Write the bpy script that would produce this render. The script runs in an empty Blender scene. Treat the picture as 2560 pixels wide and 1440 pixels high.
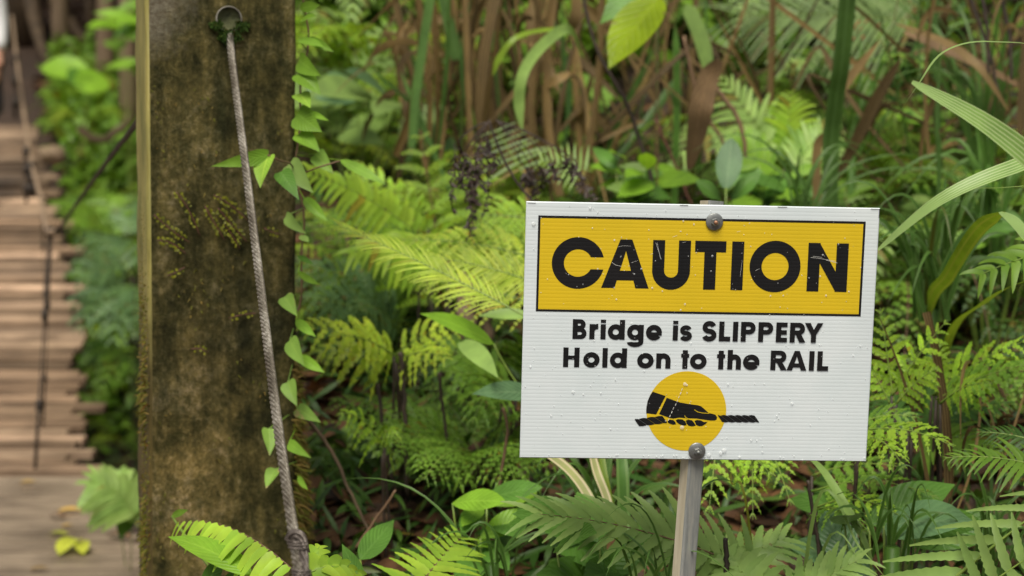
import bpy, bmesh, math, random
from mathutils import Vector, Matrix, Euler, noise
V = Vector
R_ = math.radians
random.seed(7)
S = bpy.context.scene
COL = S.collection

# ---------------------------------------------------------------- camera, sky, sun, exposure
PITCH = R_(7.0)
CAMZ = 1.5
FPX = 60 / 36 * 2560
cam = bpy.data.objects.new('camera', bpy.data.cameras.new('camera'))
COL.objects.link(cam)
cam.location = (0, 0, CAMZ)
cam.rotation_euler = (math.pi / 2 - PITCH, 0, 0)
cam.data.lens = 60
cam.data.sensor_width = 36
cam.data.clip_start = 0.05
cam.data.clip_end = 500
cam.data.dof.use_dof = True
cam.data.dof.focus_distance = 2.36
cam.data.dof.aperture_fstop = 4.0
S.camera = cam

SUN_EL, SUN_AZ = R_(60), R_(190)
w = bpy.data.worlds.new('World')
S.world = w
w.use_nodes = True
wn, wl = w.node_tree.nodes, w.node_tree.links
sky = wn.new('ShaderNodeTexSky')
sky.sky_type = 'NISHITA'
sky.sun_disc = False
sky.sun_elevation = SUN_EL
sky.sun_rotation = SUN_AZ
sky.air_density = 1.0
sky.dust_density = 4.0
hs = wn.new('ShaderNodeHueSaturation')
hs.inputs['Saturation'].default_value = 0.22
wl.new(sky.outputs[0], hs.inputs['Color'])
wl.new(hs.outputs[0], wn['Background'].inputs[0])
wn['Background'].inputs[1].default_value = 0.074
sl = bpy.data.lights.new('sun', 'SUN')
sl.energy = 3.0
sl.angle = R_(36)
sl.color = (1.0, 0.93, 0.79)
sun = bpy.data.objects.new('sun', sl)
COL.objects.link(sun)
sd = V((math.sin(SUN_AZ) * math.cos(SUN_EL), math.cos(SUN_AZ) * math.cos(SUN_EL), math.sin(SUN_EL)))
sun.rotation_euler = (-sd).to_track_quat('-Z', 'Y').to_euler()
sun.location = sd * 30
S.view_settings.view_transform = 'Standard'
S.view_settings.look = 'None'
S.view_settings.exposure = 0.36
S.view_settings.gamma = 1

FW = V((0, math.cos(PITCH), -math.sin(PITCH)))
UP = V((0, math.sin(PITCH), math.cos(PITCH)))
RT = V((1, 0, 0))


def P(px, py, d):
    """world point seen at photo pixel (2560 wide) at depth d"""
    return V((0, 0, CAMZ)) + FW * d + RT * ((px - 1280) / FPX * d) + UP * ((720 - py) / FPX * d)


# ---------------------------------------------------------------- materials
MATS = {}


def newmat(name):
    m = bpy.data.materials.new(name)
    m.use_nodes = True
    MATS[name] = m
    nt = m.node_tree
    return m, nt.nodes, nt.links, nt.nodes['Principled BSDF']


def ramp(n, stops):
    r = n.new('ShaderNodeValToRGB')
    el = r.color_ramp.elements
    while len(el) < len(stops):
        el.new(0.5)
    for e, (p, c) in zip(el, stops):
        e.position = p
        e.color = (c[0], c[1], c[2], 1)
    return r


def texco(n, l, scale=(1, 1, 1), which='Object'):
    tc = n.new('ShaderNodeTexCoord')
    mp = n.new('ShaderNodeMapping')
    mp.inputs['Scale'].default_value = scale
    l.new(tc.outputs[which], mp.inputs[0])
    return mp.outputs[0]


def noisetex(n, l, vec, scale, detail=4, rough=0.6):
    t = n.new('ShaderNodeTexNoise')
    t.inputs['Scale'].default_value = scale
    t.inputs['Detail'].default_value = detail
    t.inputs['Roughness'].default_value = rough
    if vec is not None:
        l.new(vec, t.inputs['Vector'])
    return t


def mixc(n, l, fac, a, b, mode='MIX'):
    mx = n.new('ShaderNodeMix')
    mx.data_type = 'RGBA'
    mx.blend_type = mode
    for sock, val in ((mx.inputs[0], fac), (mx.inputs[6], a), (mx.inputs[7], b)):
        if isinstance(val, (int, float)):
            sock.default_value = val
        elif isinstance(val, tuple):
            sock.default_value = (val[0], val[1], val[2], 1)
        else:
            l.new(val, sock)
    return mx.outputs[2]


def bump(n, l, h, strength, dist, bsdf):
    b = n.new('ShaderNodeBump')
    b.inputs['Strength'].default_value = strength
    b.inputs['Distance'].default_value = dist
    l.new(h, b.inputs['Height'])
    l.new(b.outputs[0], bsdf.inputs['Normal'])
    return b


def leafmat(name, c1, c2, trans=0.35, rough=0.42, stripe=None, spot=0.0, spotc=(0.25, 0.16, 0.04), vein=0.0, tint=True):
    if tint and c1[1] > c1[0] * 1.1:
        c1 = (c1[0] * 1.16, c1[1] * 1.24, c1[2] * 1.0)
        c2 = (c2[0] * 1.16, c2[1] * 1.24, c2[2] * 1.0)
    m, n, l, b = newmat(name)
    geo = n.new('ShaderNodeNewGeometry')
    oi = n.new('ShaderNodeObjectInfo')
    r = ramp(n, [(0.0, c1), (0.93, c2), (0.975, (c2[0] * .9 + .06, c2[1] * .55 + .02, c2[2] * .6))] if c1[1] > c1[0] else [(0.0, c1), (1.0, c2)])
    l.new(geo.outputs['Random Per Island'], r.inputs[0])
    vec = texco(n, l)
    nz = noisetex(n, l, vec, 14, 3)
    rr = ramp(n, [(0.3, (0.72, 0.72, 0.72)), (0.7, (1.2, 1.18, 1.1))])
    l.new(nz.outputs[0], rr.inputs[0])
    col = mixc(n, l, 1.0, r.outputs[0], rr.outputs[0], 'MULTIPLY')
    if stripe:
        uv = n.new('ShaderNodeUVMap')
        sx = n.new('ShaderNodeSeparateXYZ')
        l.new(uv.outputs[0], sx.inputs[0])
        mt = n.new('ShaderNodeMath')
        mt.operation = 'MULTIPLY'
        mt.inputs[1].default_value = stripe[0]
        l.new(sx.outputs[0], mt.inputs[0])
        sn = n.new('ShaderNodeMath')
        sn.operation = 'SINE'
        l.new(mt.outputs[0], sn.inputs[0])
        r2 = ramp(n, [(stripe[2] if len(stripe) > 2 else 0.45, (0, 0, 0)), (0.95, (1, 1, 1))])
        l.new(sn.outputs[0], r2.inputs[0])
        col = mixc(n, l, r2.outputs[0], col, stripe[1])
    if vein:
        uv = n.new('ShaderNodeUVMap')
        sx = n.new('ShaderNodeSeparateXYZ')
        l.new(uv.outputs[0], sx.inputs[0])
        ab = n.new('ShaderNodeMath'); ab.operation = 'SUBTRACT'; ab.inputs[1].default_value = 0.5
        l.new(sx.outputs[0], ab.inputs[0])
        a2 = n.new('ShaderNodeMath'); a2.operation = 'ABSOLUTE'
        l.new(ab.outputs[0], a2.inputs[0])
        r3 = ramp(n, [(0.0, (1, 1, 1)), (0.06, (0, 0, 0))])
        l.new(a2.outputs[0], r3.inputs[0])
        # side veins: sin((v*20 - |u-.5|*14))
        m1 = n.new('ShaderNodeMath'); m1.operation = 'MULTIPLY'; m1.inputs[1].default_value = 60
        l.new(sx.outputs[1], m1.inputs[0])
        m2 = n.new('ShaderNodeMath'); m2.operation = 'MULTIPLY'; m2.inputs[1].default_value = 34
        l.new(a2.outputs[0], m2.inputs[0])
        m3 = n.new('ShaderNodeMath'); m3.operation = 'SUBTRACT'
        l.new(m1.outputs[0], m3.inputs[0]); l.new(m2.outputs[0], m3.inputs[1])
        m4 = n.new('ShaderNodeMath'); m4.operation = 'SINE'
        l.new(m3.outputs[0], m4.inputs[0])
        r4 = ramp(n, [(0.8, (0, 0, 0)), (1.0, (0.5, 0.5, 0.5))])
        l.new(m4.outputs[0], r4.inputs[0])
        ad = n.new('ShaderNodeMath'); ad.operation = 'ADD'; ad.use_clamp = True
        l.new(r3.outputs[0], ad.inputs[0]); l.new(r4.outputs[0], ad.inputs[1])
        sc = n.new('ShaderNodeMath'); sc.operation = 'MULTIPLY'; sc.inputs[1].default_value = vein
        l.new(ad.outputs[0], sc.inputs[0])
        col = mixc(n, l, sc.outputs[0], col, (min(1, c2[0] * 1.9 + .03), min(1, c2[1] * 1.6 + .03), c2[2] * 1.7 + .02))
        bump(n, l, m4.outputs[0], 0.25, 0.002, b)
    if spot:
        ns = noisetex(n, l, vec, 33, 3)
        r5 = ramp(n, [(1 - spot, (0, 0, 0)), (min(1, 1.06 - spot), (1, 1, 1))])
        l.new(ns.outputs[0], r5.inputs[0])
        col = mixc(n, l, r5.outputs[0], col, spotc)
    h = n.new('ShaderNodeHueSaturation')
    mr = n.new('ShaderNodeMapRange')
    mr.inputs['To Min'].default_value = 0.8
    mr.inputs['To Max'].default_value = 1.2
    l.new(oi.outputs['Random'], mr.inputs[0])
    l.new(mr.outputs[0], h.inputs['Value'])
    l.new(col, h.inputs['Color'])
    l.new(h.outputs[0], b.inputs['Base Color'])
    b.inputs['Roughness'].default_value = rough
    b.inputs['Specular IOR Level'].default_value = 0.28
    tr = n.new('ShaderNodeBsdfTranslucent')
    tc = mixc(n, l, 1.0, h.outputs[0], (1.25, 1.15, 0.6), 'MULTIPLY')
    l.new(tc, tr.inputs[0])
    ms = n.new('ShaderNodeMixShader')
    ms.inputs[0].default_value = trans
    l.new(b.outputs[0], ms.inputs[1])
    l.new(tr.outputs[0], ms.inputs[2])
    l.new(ms.outputs[0], n['Material Output'].inputs[0])
    return m


def simplemat(name, c1, c2, scale=20, rough=0.6, metal=0.0, bumps=0.0, stretch=(1, 1, 1), detail=5):
    m, n, l, b = newmat(name)
    vec = texco(n, l, stretch)
    nz = noisetex(n, l, vec, scale, detail)
    r = ramp(n, [(0.32, c1), (0.68, c2)])
    l.new(nz.outputs[0], r.inputs[0])
    l.new(r.outputs[0], b.inputs['Base Color'])
    b.inputs['Roughness'].default_value = rough
    b.inputs['Metallic'].default_value = metal
    if bumps:
        bump(n, l, nz.outputs[0], bumps, 0.01, b)
    return m


leafmat('palm_pale', (0.24, 0.34, 0.13), (0.17, 0.27, 0.09), 0.3, tint=False)
leafmat('fern_bright', (0.36, 0.50, 0.06), (0.25, 0.41, 0.05), 0.44)
leafmat('fern_yellow', (0.48, 0.54, 0.085), (0.34, 0.46, 0.06), 0.46)
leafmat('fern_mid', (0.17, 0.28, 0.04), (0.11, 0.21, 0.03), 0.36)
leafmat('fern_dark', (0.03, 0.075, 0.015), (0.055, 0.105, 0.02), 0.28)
leafmat('fern_grey', (0.29, 0.43, 0.12), (0.22, 0.36, 0.09), 0.3, tint=False)
leafmat('fern_bluish', (0.10, 0.20, 0.075), (0.14, 0.25, 0.09), 0.3, tint=False)
leafmat('fern_pale', (0.38, 0.55, 0.17), (0.26, 0.43, 0.11), 0.38, tint=False)
leafmat('vine_leaf', (0.26, 0.40, 0.05), (0.13, 0.26, 0.04), 0.35, 0.32, vein=0.4)
leafmat('vine_leaf_pale', (0.24, 0.37, 0.10), (0.17, 0.28, 0.06), 0.35, 0.35, spot=0.42, spotc=(0.40, 0.34, 0.14), vein=0.3)
leafmat('vine_leaf_lime', (0.36, 0.58, 0.10), (0.34, 0.55, 0.09), 0.45, 0.28, vein=0.5)
leafmat('broad_leaf', (0.12, 0.24, 0.045), (0.075, 0.17, 0.035), 0.3, 0.34, vein=0.35)
leafmat('broad_bright', (0.24, 0.40, 0.045), (0.17, 0.32, 0.035), 0.4, 0.34, vein=0.35)
leafmat('broad_bluish', (0.09, 0.19, 0.085), (0.12, 0.22, 0.10), 0.2, 0.36, vein=0.3, tint=False)
leafmat('broad_yellow', (0.27, 0.38, 0.012), (0.24, 0.35, 0.012), 0.45, 0.34, spot=0.36, spotc=(0.2, 0.16, 0.05), vein=0.12, tint=False)
leafmat('grass_green', (0.075, 0.155, 0.03), (0.045, 0.11, 0.02), 0.3, 0.42, stripe=(9.0, (0.12, 0.21, 0.05)))
leafmat('grass_olive', (0.17, 0.25, 0.02), (0.13, 0.21, 0.02), 0.35, 0.38, stripe=(12.0, (0.22, 0.29, 0.04)))
leafmat('grass_pale', (0.26, 0.42, 0.11), (0.22, 0.38, 0.10), 0.3, 0.34, stripe=(34.0, (0.42, 0.54, 0.24), 0.2), tint=False)
leafmat('grass_dry', (0.42, 0.36, 0.20), (0.20, 0.28, 0.07), 0.25, 0.5, stripe=(9.0, (0.55, 0.47, 0.30)))
leafmat('reed_brown', (0.125, 0.080, 0.024), (0.025, 0.016, 0.006), 0.12, 0.7, stripe=(20.0, (0.17, 0.115, 0.045)))
leafmat('reed_tan', (0.31, 0.215, 0.082), (0.15, 0.098, 0.034), 0.15, 0.6, stripe=(24.0, (0.15, 0.095, 0.045)))
leafmat('reed_green', (0.05, 0.13, 0.03), (0.09, 0.17, 0.035), 0.25, 0.4, stripe=(14.0, (0.10, 0.19, 0.05)), tint=False)
leafmat('dead_leaf', (0.22, 0.105, 0.045), (0.10, 0.05, 0.022), 0.12, 0.6, vein=0.3)
leafmat('dead_curl', (0.23, 0.155, 0.08), (0.15, 0.095, 0.045), 0.1, 0.65, stripe=(40.0, (0.10, 0.055, 0.03)), vein=0.2)
leafmat('litter', (0.17, 0.085, 0.04), (0.04, 0.022, 0.013), 0.08, 0.55)
leafmat('litter_yellow', (0.68, 0.46, 0.08), (0.60, 0.36, 0.06), 0.2, 0.45)
leafmat('litter_lime', (0.48, 0.52, 0.06), (0.40, 0.46, 0.05), 0.3, 0.45)
leafmat('moss', (0.14, 0.15, 0.015), (0.09, 0.085, 0.012), 0.25, 0.8)
leafmat('moss_brown', (0.19, 0.125, 0.03), (0.10, 0.085, 0.02), 0.25, 0.8)
leafmat('moss_green', (0.045, 0.085, 0.012), (0.025, 0.05, 0.008), 0.25, 0.8)
leafmat('sprig', (0.25, 0.25, 0.02), (0.13, 0.15, 0.012), 0.3, 0.5)
simplemat('stem_dark', (0.02, 0.013, 0.009), (0.06, 0.038, 0.024), 40, 0.6)
simplemat('stem_brown', (0.11, 0.06, 0.03), (0.20, 0.12, 0.06), 25, 0.65)
simplemat('stem_green', (0.13, 0.21, 0.03), (0.22, 0.31, 0.05), 20, 0.45)
simplemat('seed_dark', (0.018, 0.010, 0.008), (0.055, 0.032, 0.023), 60, 0.6)
simplemat('twig_red', (0.16, 0.055, 0.035), (0.10, 0.035, 0.025), 40, 0.6)
simplemat('algae', (0.05, 0.06, 0.022), (0.15, 0.16, 0.06), 70, 0.7, bumps=0.5)
simplemat('bark', (0.035, 0.022, 0.012), (0.13, 0.085, 0.045), 9, 0.8, bumps=0.6, stretch=(3, 3, .6))
simplemat('bark_pale', (0.13, 0.085, 0.05), (0.24, 0.17, 0.10), 9, 0.75, bumps=0.4, stretch=(3, 3, .6))
simplemat('flower_red', (0.55, 0.03, 0.015), (0.70, 0.06, 0.02), 20, 0.5)
simplemat('skin', (0.50, 0.27, 0.18), (0.56, 0.31, 0.21), 8, 0.5)
simplemat('white_cloth', (0.74, 0.75, 0.76), (0.82, 0.83, 0.84), 12, 0.85)
simplemat('navy_cloth', (0.012, 0.014, 0.022), (0.025, 0.028, 0.04), 30, 0.85)
simplemat('hair', (0.02, 0.012, 0.008), (0.05, 0.03, 0.02), 50, 0.5)
simplemat('shoe', (0.03, 0.03, 0.03), (0.06, 0.06, 0.06), 30, 0.6)
simplemat('bolt_steel', (0.20, 0.21, 0.205), (0.34, 0.35, 0.34), 60, 0.42, metal=0.75)
simplemat('pipe_metal', (0.10, 0.085, 0.06), (0.26, 0.25, 0.21), 60, 0.6, metal=0.2)
simplemat('bolt_rust', (0.30, 0.12, 0.06), (0.42, 0.24, 0.15), 90, 0.4, metal=0.5)
simplemat('dark_iron', (0.018, 0.014, 0.011), (0.05, 0.036, 0.026), 30, 0.6, metal=0.3)
simplemat('cable_reflection', (0.22, 0.15, 0.095), (0.36, 0.26, 0.17), 25, 0.6)  # pale colour stands in for the reflection along the hand cable


def soilmat():
    m, n, l, b = newmat('soil')
    vec = texco(n, l)
    a = noisetex(n, l, vec, 2.2, 6, 0.7)
    c = noisetex(n, l, vec, 24, 5, 0.7)
    r = ramp(n, [(0.3, (0.018, 0.012, 0.008)), (0.55, (0.055, 0.03, 0.017)), (0.75, (0.11, 0.062, 0.035))])
    mm = n.new('ShaderNodeMath'); mm.operation = 'ADD'
    l.new(a.outputs[0], mm.inputs[0]); l.new(c.outputs[0], mm.inputs[1])
    m2 = n.new('ShaderNodeMath'); m2.operation = 'MULTIPLY'; m2.inputs[1].default_value = 0.5
    l.new(mm.outputs[0], m2.inputs[0])
    l.new(m2.outputs[0], r.inputs[0])
    l.new(r.outputs[0], b.inputs['Base Color'])
    b.inputs['Roughness'].default_value = 0.75
    bump(n, l, c.outputs[0], 0.8, 0.03, b)


soilmat()


def woodmat(name, cols, rough=0.42, grain=(1.2, 26, 26)):
    m, n, l, b = newmat(name)
    geo = n.new('ShaderNodeNewGeometry')
    vec = texco(n, l, grain)
    g = noisetex(n, l, vec, 3.0, 6, 0.65)
    g2 = noisetex(n, l, texco(n, l, (1.4, 3, 3)), 2.2, 4)
    k = len(cols) - 1
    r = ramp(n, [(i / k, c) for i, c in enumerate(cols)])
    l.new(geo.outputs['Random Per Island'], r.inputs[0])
    rg = ramp(n, [(0.3, (0.5, 0.47, 0.45)), (0.7, (1.25, 1.22, 1.18))])
    l.new(g.outputs[0], rg.inputs[0])
    rw = ramp(n, [(0.35, (0.62, 0.6, 0.58)), (0.62, (1.15, 1.12, 1.08))])
    l.new(g2.outputs[0], rw.inputs[0])
    c = mixc(n, l, 1.0, r.outputs[0], rg.outputs[0], 'MULTIPLY')
    c = mixc(n, l, 1.0, c, rw.outputs[0], 'MULTIPLY')
    l.new(c, b.inputs['Base Color'])
    rr = n.new('ShaderNodeMapRange')
    rr.inputs['From Min'].default_value = 0.3; rr.inputs['From Max'].default_value = 0.7
    rr.inputs['To Min'].default_value = rough - 0.17; rr.inputs['To Max'].default_value = rough + 0.15
    l.new(g2.outputs[0], rr.inputs[0])
    l.new(rr.outputs[0], b.inputs['Roughness'])
    bump(n, l, g.outputs[0], 0.35, 0.004, b)
    return m


woodmat('deck_wood', [(0.12, 0.085, 0.055), (0.30, 0.215, 0.145), (0.17, 0.12, 0.08), (0.44, 0.31, 0.21), (0.24, 0.17, 0.115), (0.80, 0.58, 0.42), (0.34, 0.25, 0.18), (0.50, 0.37, 0.26)])  # palest plank tones stand in for wet highlights, put into the colour
woodmat('boardwalk_wood', [(0.23, 0.19, 0.145), (0.31, 0.255, 0.195), (0.26, 0.215, 0.165)])


def postmats():
    # front: brown weathered, olive algae, black stains, pale bare patch top left
    m, n, l, b = newmat('post_weathered')
    vec = texco(n, l)
    a = noisetex(n, l, vec, 8, 9, 0.75)
    f = noisetex(n, l, vec, 95, 8, 0.85)
    st = noisetex(n, l, texco(n, l, (14, 14, 2.6)), 1.6, 6, 0.7)
    r = ramp(n, [(0.34, (0.026, 0.023, 0.010)), (0.45, (0.085, 0.072, 0.022)), (0.54, (0.155, 0.130, 0.045)), (0.59, (0.24, 0.20, 0.09)), (0.68, (0.40, 0.33, 0.20))])
    ad = n.new('ShaderNodeMath'); ad.operation = 'MULTIPLY_ADD'; ad.inputs[1].default_value = 0.55
    l.new(f.outputs[0], ad.inputs[0])
    sc = n.new('ShaderNodeMath'); sc.operation = 'MULTIPLY'; sc.inputs[1].default_value = 0.52
    l.new(a.outputs[0], sc.inputs[0])
    l.new(sc.outputs[0], ad.inputs[2])
    l.new(ad.outputs[0], r.inputs[0])
    rs = ramp(n, [(0.40, (0.38, 0.42, 0.34)), (0.56, (1.05, 1.05, 1.0))])
    l.new(st.outputs[0], rs.inputs[0])
    col = mixc(n, l, 0.85, r.outputs[0], rs.outputs[0], 'MULTIPLY')
    mot = noisetex(n, l, texco(n, l, (1, 1, .7)), 26, 8, 0.8)
    rmo = ramp(n, [(0.40, (0.40, 0.45, 0.38)), (0.50, (0.9, 0.9, 0.9)), (0.62, (1.5, 1.42, 1.4))])
    l.new(mot.outputs[0], rmo.inputs[0])
    col = mixc(n, l, 1.0, col, rmo.outputs[0], 'MULTIPLY')
    # darker wet band lower half with its own ragged edge (real algae stain)
    sx = n.new('ShaderNodeSeparateXYZ')
    l.new(vec, sx.inputs[0])
    def region(cx, cz, rx, rz, edge, nscale, namp):
        dx = n.new('ShaderNodeMath'); dx.operation = 'SUBTRACT'; dx.inputs[1].default_value = cx
        l.new(sx.outputs[0], dx.inputs[0])
        dx2 = n.new('ShaderNodeMath'); dx2.operation = 'DIVIDE'; dx2.inputs[1].default_value = rx
        l.new(dx.outputs[0], dx2.inputs[0])
        dz = n.new('ShaderNodeMath'); dz.operation = 'SUBTRACT'; dz.inputs[1].default_value = cz
        l.new(sx.outputs[2], dz.inputs[0])
        dz2 = n.new('ShaderNodeMath'); dz2.operation = 'DIVIDE'; dz2.inputs[1].default_value = rz
        l.new(dz.outputs[0], dz2.inputs[0])
        cb = n.new('ShaderNodeCombineXYZ')
        l.new(dx2.outputs[0], cb.inputs[0]); l.new(dz2.outputs[0], cb.inputs[1])
        ln = n.new('ShaderNodeVectorMath'); ln.operation = 'LENGTH'
        l.new(cb.outputs[0], ln.inputs[0])
        nn = noisetex(n, l, vec, nscale, 6, 0.7)
        ma = n.new('ShaderNodeMath'); ma.operation = 'MULTIPLY_ADD'; ma.inputs[1].default_value = namp
        l.new(nn.outputs[0], ma.inputs[0]); l.new(ln.outputs['Value'], ma.inputs[2])
        rp = ramp(n, [(max(0, 0.5 + namp * .5 - edge) / 2, (1, 1, 1)), ((0.5 + namp * .5 + edge) / 2, (0, 0, 0))])
        hf = n.new('ShaderNodeMath'); hf.operation = 'MULTIPLY'; hf.inputs[1].default_value = 0.5
        l.new(ma.outputs[0], hf.inputs[0])
        l.new(hf.outputs[0], rp.inputs[0])
        return rp.outputs[0]
    stain = region(0.03, 1.06, 0.30, 0.30, 0.5, 9, 1.0)
    col = mixc(n, l, stain, col, mixc(n, l, 1.0, col, (0.46, 0.48, 0.44), 'MULTIPLY'))
    drip = region(0.0, 1.44, 0.022, 0.12, 0.4, 14, 0.8)
    col = mixc(n, l, drip, col, mixc(n, l, 1.0, col, (0.34, 0.42, 0.40), 'MULTIPLY'))
    tan = region(-0.06, 0.80, 0.16, 0.42, 0.35, 12, 1.5)
    col = mixc(n, l, tan, col, mixc(n, l, 1.0, col, (1.6, 1.45, 1.5), 'MULTIPLY'))
    pale = region(-0.120, 1.66, 0.125, 0.20, 0.22, 16, 0.9)
    pn = ramp(n, [(0.38, (0.16, 0.125, 0.08)), (0.55, (0.30, 0.27, 0.19)), (0.72, (0.42, 0.39, 0.30))])
    l.new(f.outputs[0], pn.inputs[0])
    col = mixc(n, l, pale, col, pn.outputs[0])
    l.new(col, b.inputs['Base Color'])
    b.inputs['Roughness'].default_value = 0.78
    b.inputs['Specular IOR Level'].default_value = 0.15
    bump(n, l, ad.outputs[0], 1.0, 0.02, b)
    # left side: yellow-green algae film with vertical grain
    m, n, l, b = newmat('post_side')
    g = noisetex(n, l, texco(n, l, (60, 60, 3)), 1.5, 6, 0.7)
    g2 = noisetex(n, l, texco(n, l, (3, 3, 2)), 2.0, 4)
    r = ramp(n, [(0.3, (0.19, 0.155, 0.045)), (0.5, (0.33, 0.285, 0.085)), (0.7, (0.43, 0.39, 0.17))])
    l.new(g.outputs[0], r.inputs[0])
    r2 = ramp(n, [(0.35, (0.55, 0.62, 0.5)), (0.6, (1.1, 1.08, 1.0))])
    l.new(g2.outputs[0], r2.inputs[0])
    c = mixc(n, l, 1.0, r.outputs[0], r2.outputs[0], 'MULTIPLY')
    sxx = n.new('ShaderNodeSeparateXYZ')
    l.new(texco(n, l), sxx.inputs[0])
    rz = ramp(n, [(0.47, (0.26, 0.21, 0.12)), (0.66, (1, 1, 1))])   # dirt and brown moss on the lower half of the side
    mr = n.new('ShaderNodeMapRange'); mr.inputs['From Min'].default_value = 0.3; mr.inputs['From Max'].default_value = 1.7
    l.new(sxx.outputs[2], mr.inputs[0])
    am = n.new('ShaderNodeMath'); am.operation = 'MULTIPLY_ADD'; am.inputs[1].default_value = 0.3
    l.new(g2.outputs[0], am.inputs[0]); l.new(mr.outputs[0], am.inputs[2])
    sb = n.new('ShaderNodeMath'); sb.operation = 'SUBTRACT'; sb.inputs[1].default_value = 0.15
    l.new(am.outputs[0], sb.inputs[0]); l.new(sb.outputs[0], rz.inputs[0])
    c = mixc(n, l, 1.0, c, rz.outputs[0], 'MULTIPLY')
    l.new(c, b.inputs['Base Color'])
    b.inputs['Roughness'].default_value = 0.7
    bump(n, l, g.outputs[0], 0.3, 0.004, b)


postmats()


def signmat(name, col, rough=0.3, dirt=0.06, corr=True, spec=0.5):
    m, n, l, b = newmat(name)
    vec = texco(n, l)
    nz = noisetex(n, l, vec, 9, 5, 0.6)
    r = ramp(n, [(0.35, (1 - dirt * 1.4, 1 - dirt, 1 - dirt)), (0.65, (1.0, 1.0, 1.0))])
    l.new(nz.outputs[0], r.inputs[0])
    c = mixc(n, l, 1.0, col, r.outputs[0], 'MULTIPLY')
    if corr:
        sx = n.new('ShaderNodeSeparateXYZ')
        l.new(vec, sx.inputs[0])
        m1 = n.new('ShaderNodeMath'); m1.operation = 'MULTIPLY'; m1.inputs[1].default_value = math.pi / 0.0051
        l.new(sx.outputs[1], m1.inputs[0])
        sn = n.new('ShaderNodeMath'); sn.operation = 'SINE'
        l.new(m1.outputs[0], sn.inputs[0])
        ab = n.new('ShaderNodeMath'); ab.operation = 'ABSOLUTE'
        l.new(sn.outputs[0], ab.inputs[0])
        pw = n.new('ShaderNodeMath'); pw.operation = 'POWER'; pw.inputs[1].default_value = 0.5
        l.new(ab.outputs[0], pw.inputs[0])
        # slight shade lines of the flutes, darkened into the colour
        rc = ramp(n, [(0.12, (0.925, 0.93, 0.93)), (0.5, (1, 1, 1))])
        l.new(pw.outputs[0], rc.inputs[0])
        c = mixc(n, l, 1.0, c, rc.outputs[0], 'MULTIPLY')
        bump(n, l, pw.outputs[0], 0.3, 0.0004, b)
    l.new(c, b.inputs['Base Color'])
    b.inputs['Roughness'].default_value = rough
    b.inputs['Specular IOR Level'].default_value = spec
    return m


signmat('sign_white', (0.70, 0.755, 0.78), 0.34)
signmat('sign_yellow', (0.71, 0.49, 0.014), 0.34)
signmat('sign_black', (0.012, 0.011, 0.012), 0.4, 0.3, spec=0.3)
signmat('sign_scratch', (0.75, 0.74, 0.70), 0.4, 0.02, False)


def watermat():
    m, n, l, b = newmat('water_drop')
    b.inputs['Base Color'].default_value = (0.92, 0.94, 0.95, 1)  # whitish body colour stands in for the drops' highlights
    b.inputs['Roughness'].default_value = 0.06
    b.inputs['IOR'].default_value = 1.33
    b.inputs['Specular IOR Level'].default_value = 0.9
    tr = n.new('ShaderNodeBsdfTransparent')
    ms = n.new('ShaderNodeMixShader'); ms.inputs[0].default_value = 0.32
    l.new(tr.outputs[0], ms.inputs[1]); l.new(b.outputs[0], ms.inputs[2])
    l.new(ms.outputs[0], n['Material Output'].inputs[0])


watermat()


def stakemats():
    m, n, l, b = newmat('stake_metal')
    g = noisetex(n, l, texco(n, l, (110, 6, 110)), 1.0, 7, 0.75)
    f = noisetex(n, l, texco(n, l, (1, 1, 1)), 120, 4, 0.7)
    r = ramp(n, [(0.36, (0.22, 0.235, 0.23)), (0.5, (0.34, 0.355, 0.345)), (0.66, (0.50, 0.49, 0.43))])
    l.new(g.outputs[0], r.inputs[0])
    l.new(r.outputs[0], b.inputs['Base Color'])
    b.inputs['Metallic'].default_value = 0.35
    b.inputs['Roughness'].default_value = 0.38
    bump(n, l, f.outputs[0], 0.2, 0.002, b)
    m, n, l, b = newmat('stake_side')
    g = noisetex(n, l, texco(n, l, (90, 7, 90)), 1.0, 6, 0.7)
    r = ramp(n, [(0.3, (0.42, 0.36, 0.25)), (0.65, (0.64, 0.58, 0.45))])
    l.new(g.outputs[0], r.inputs[0])
    l.new(r.outputs[0], b.inputs['Base Color'])
    b.inputs['Metallic'].default_value = 0.1
    b.inputs['Roughness'].default_value = 0.5


stakemats()


def cablemat():
    m, n, l, b = newmat('wire_rope')
    vec = texco(n, l)
    f = noisetex(n, l, vec, 160, 4, 0.7)
    a = noisetex(n, l, vec, 9, 4, 0.6)
    r = ramp(n, [(0.35, (0.05, 0.038, 0.026)), (0.5, (0.15, 0.13, 0.10)), (0.65, (0.42, 0.39, 0.34))])
    mx = n.new('ShaderNodeMath'); mx.operation = 'MULTIPLY_ADD'; mx.inputs[1].default_value = 0.5
    l.new(f.outputs[0], mx.inputs[0])
    hf = n.new('ShaderNodeMath'); hf.operation = 'MULTIPLY'; hf.inputs[1].default_value = 0.5
    l.new(a.outputs[0], hf.inputs[0]); l.new(hf.outputs[0], mx.inputs[2])
    l.new(mx.outputs[0], r.inputs[0])
    l.new(r.outputs[0], b.inputs['Base Color'])
    b.inputs['Metallic'].default_value = 0.3
    b.inputs['Roughness'].default_value = 0.42
    simplemat('splice_dark', (0.05, 0.038, 0.03), (0.19, 0.16, 0.14), 60, 0.45, metal=0.4, stretch=(3, 3, 1))


cablemat()


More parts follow.
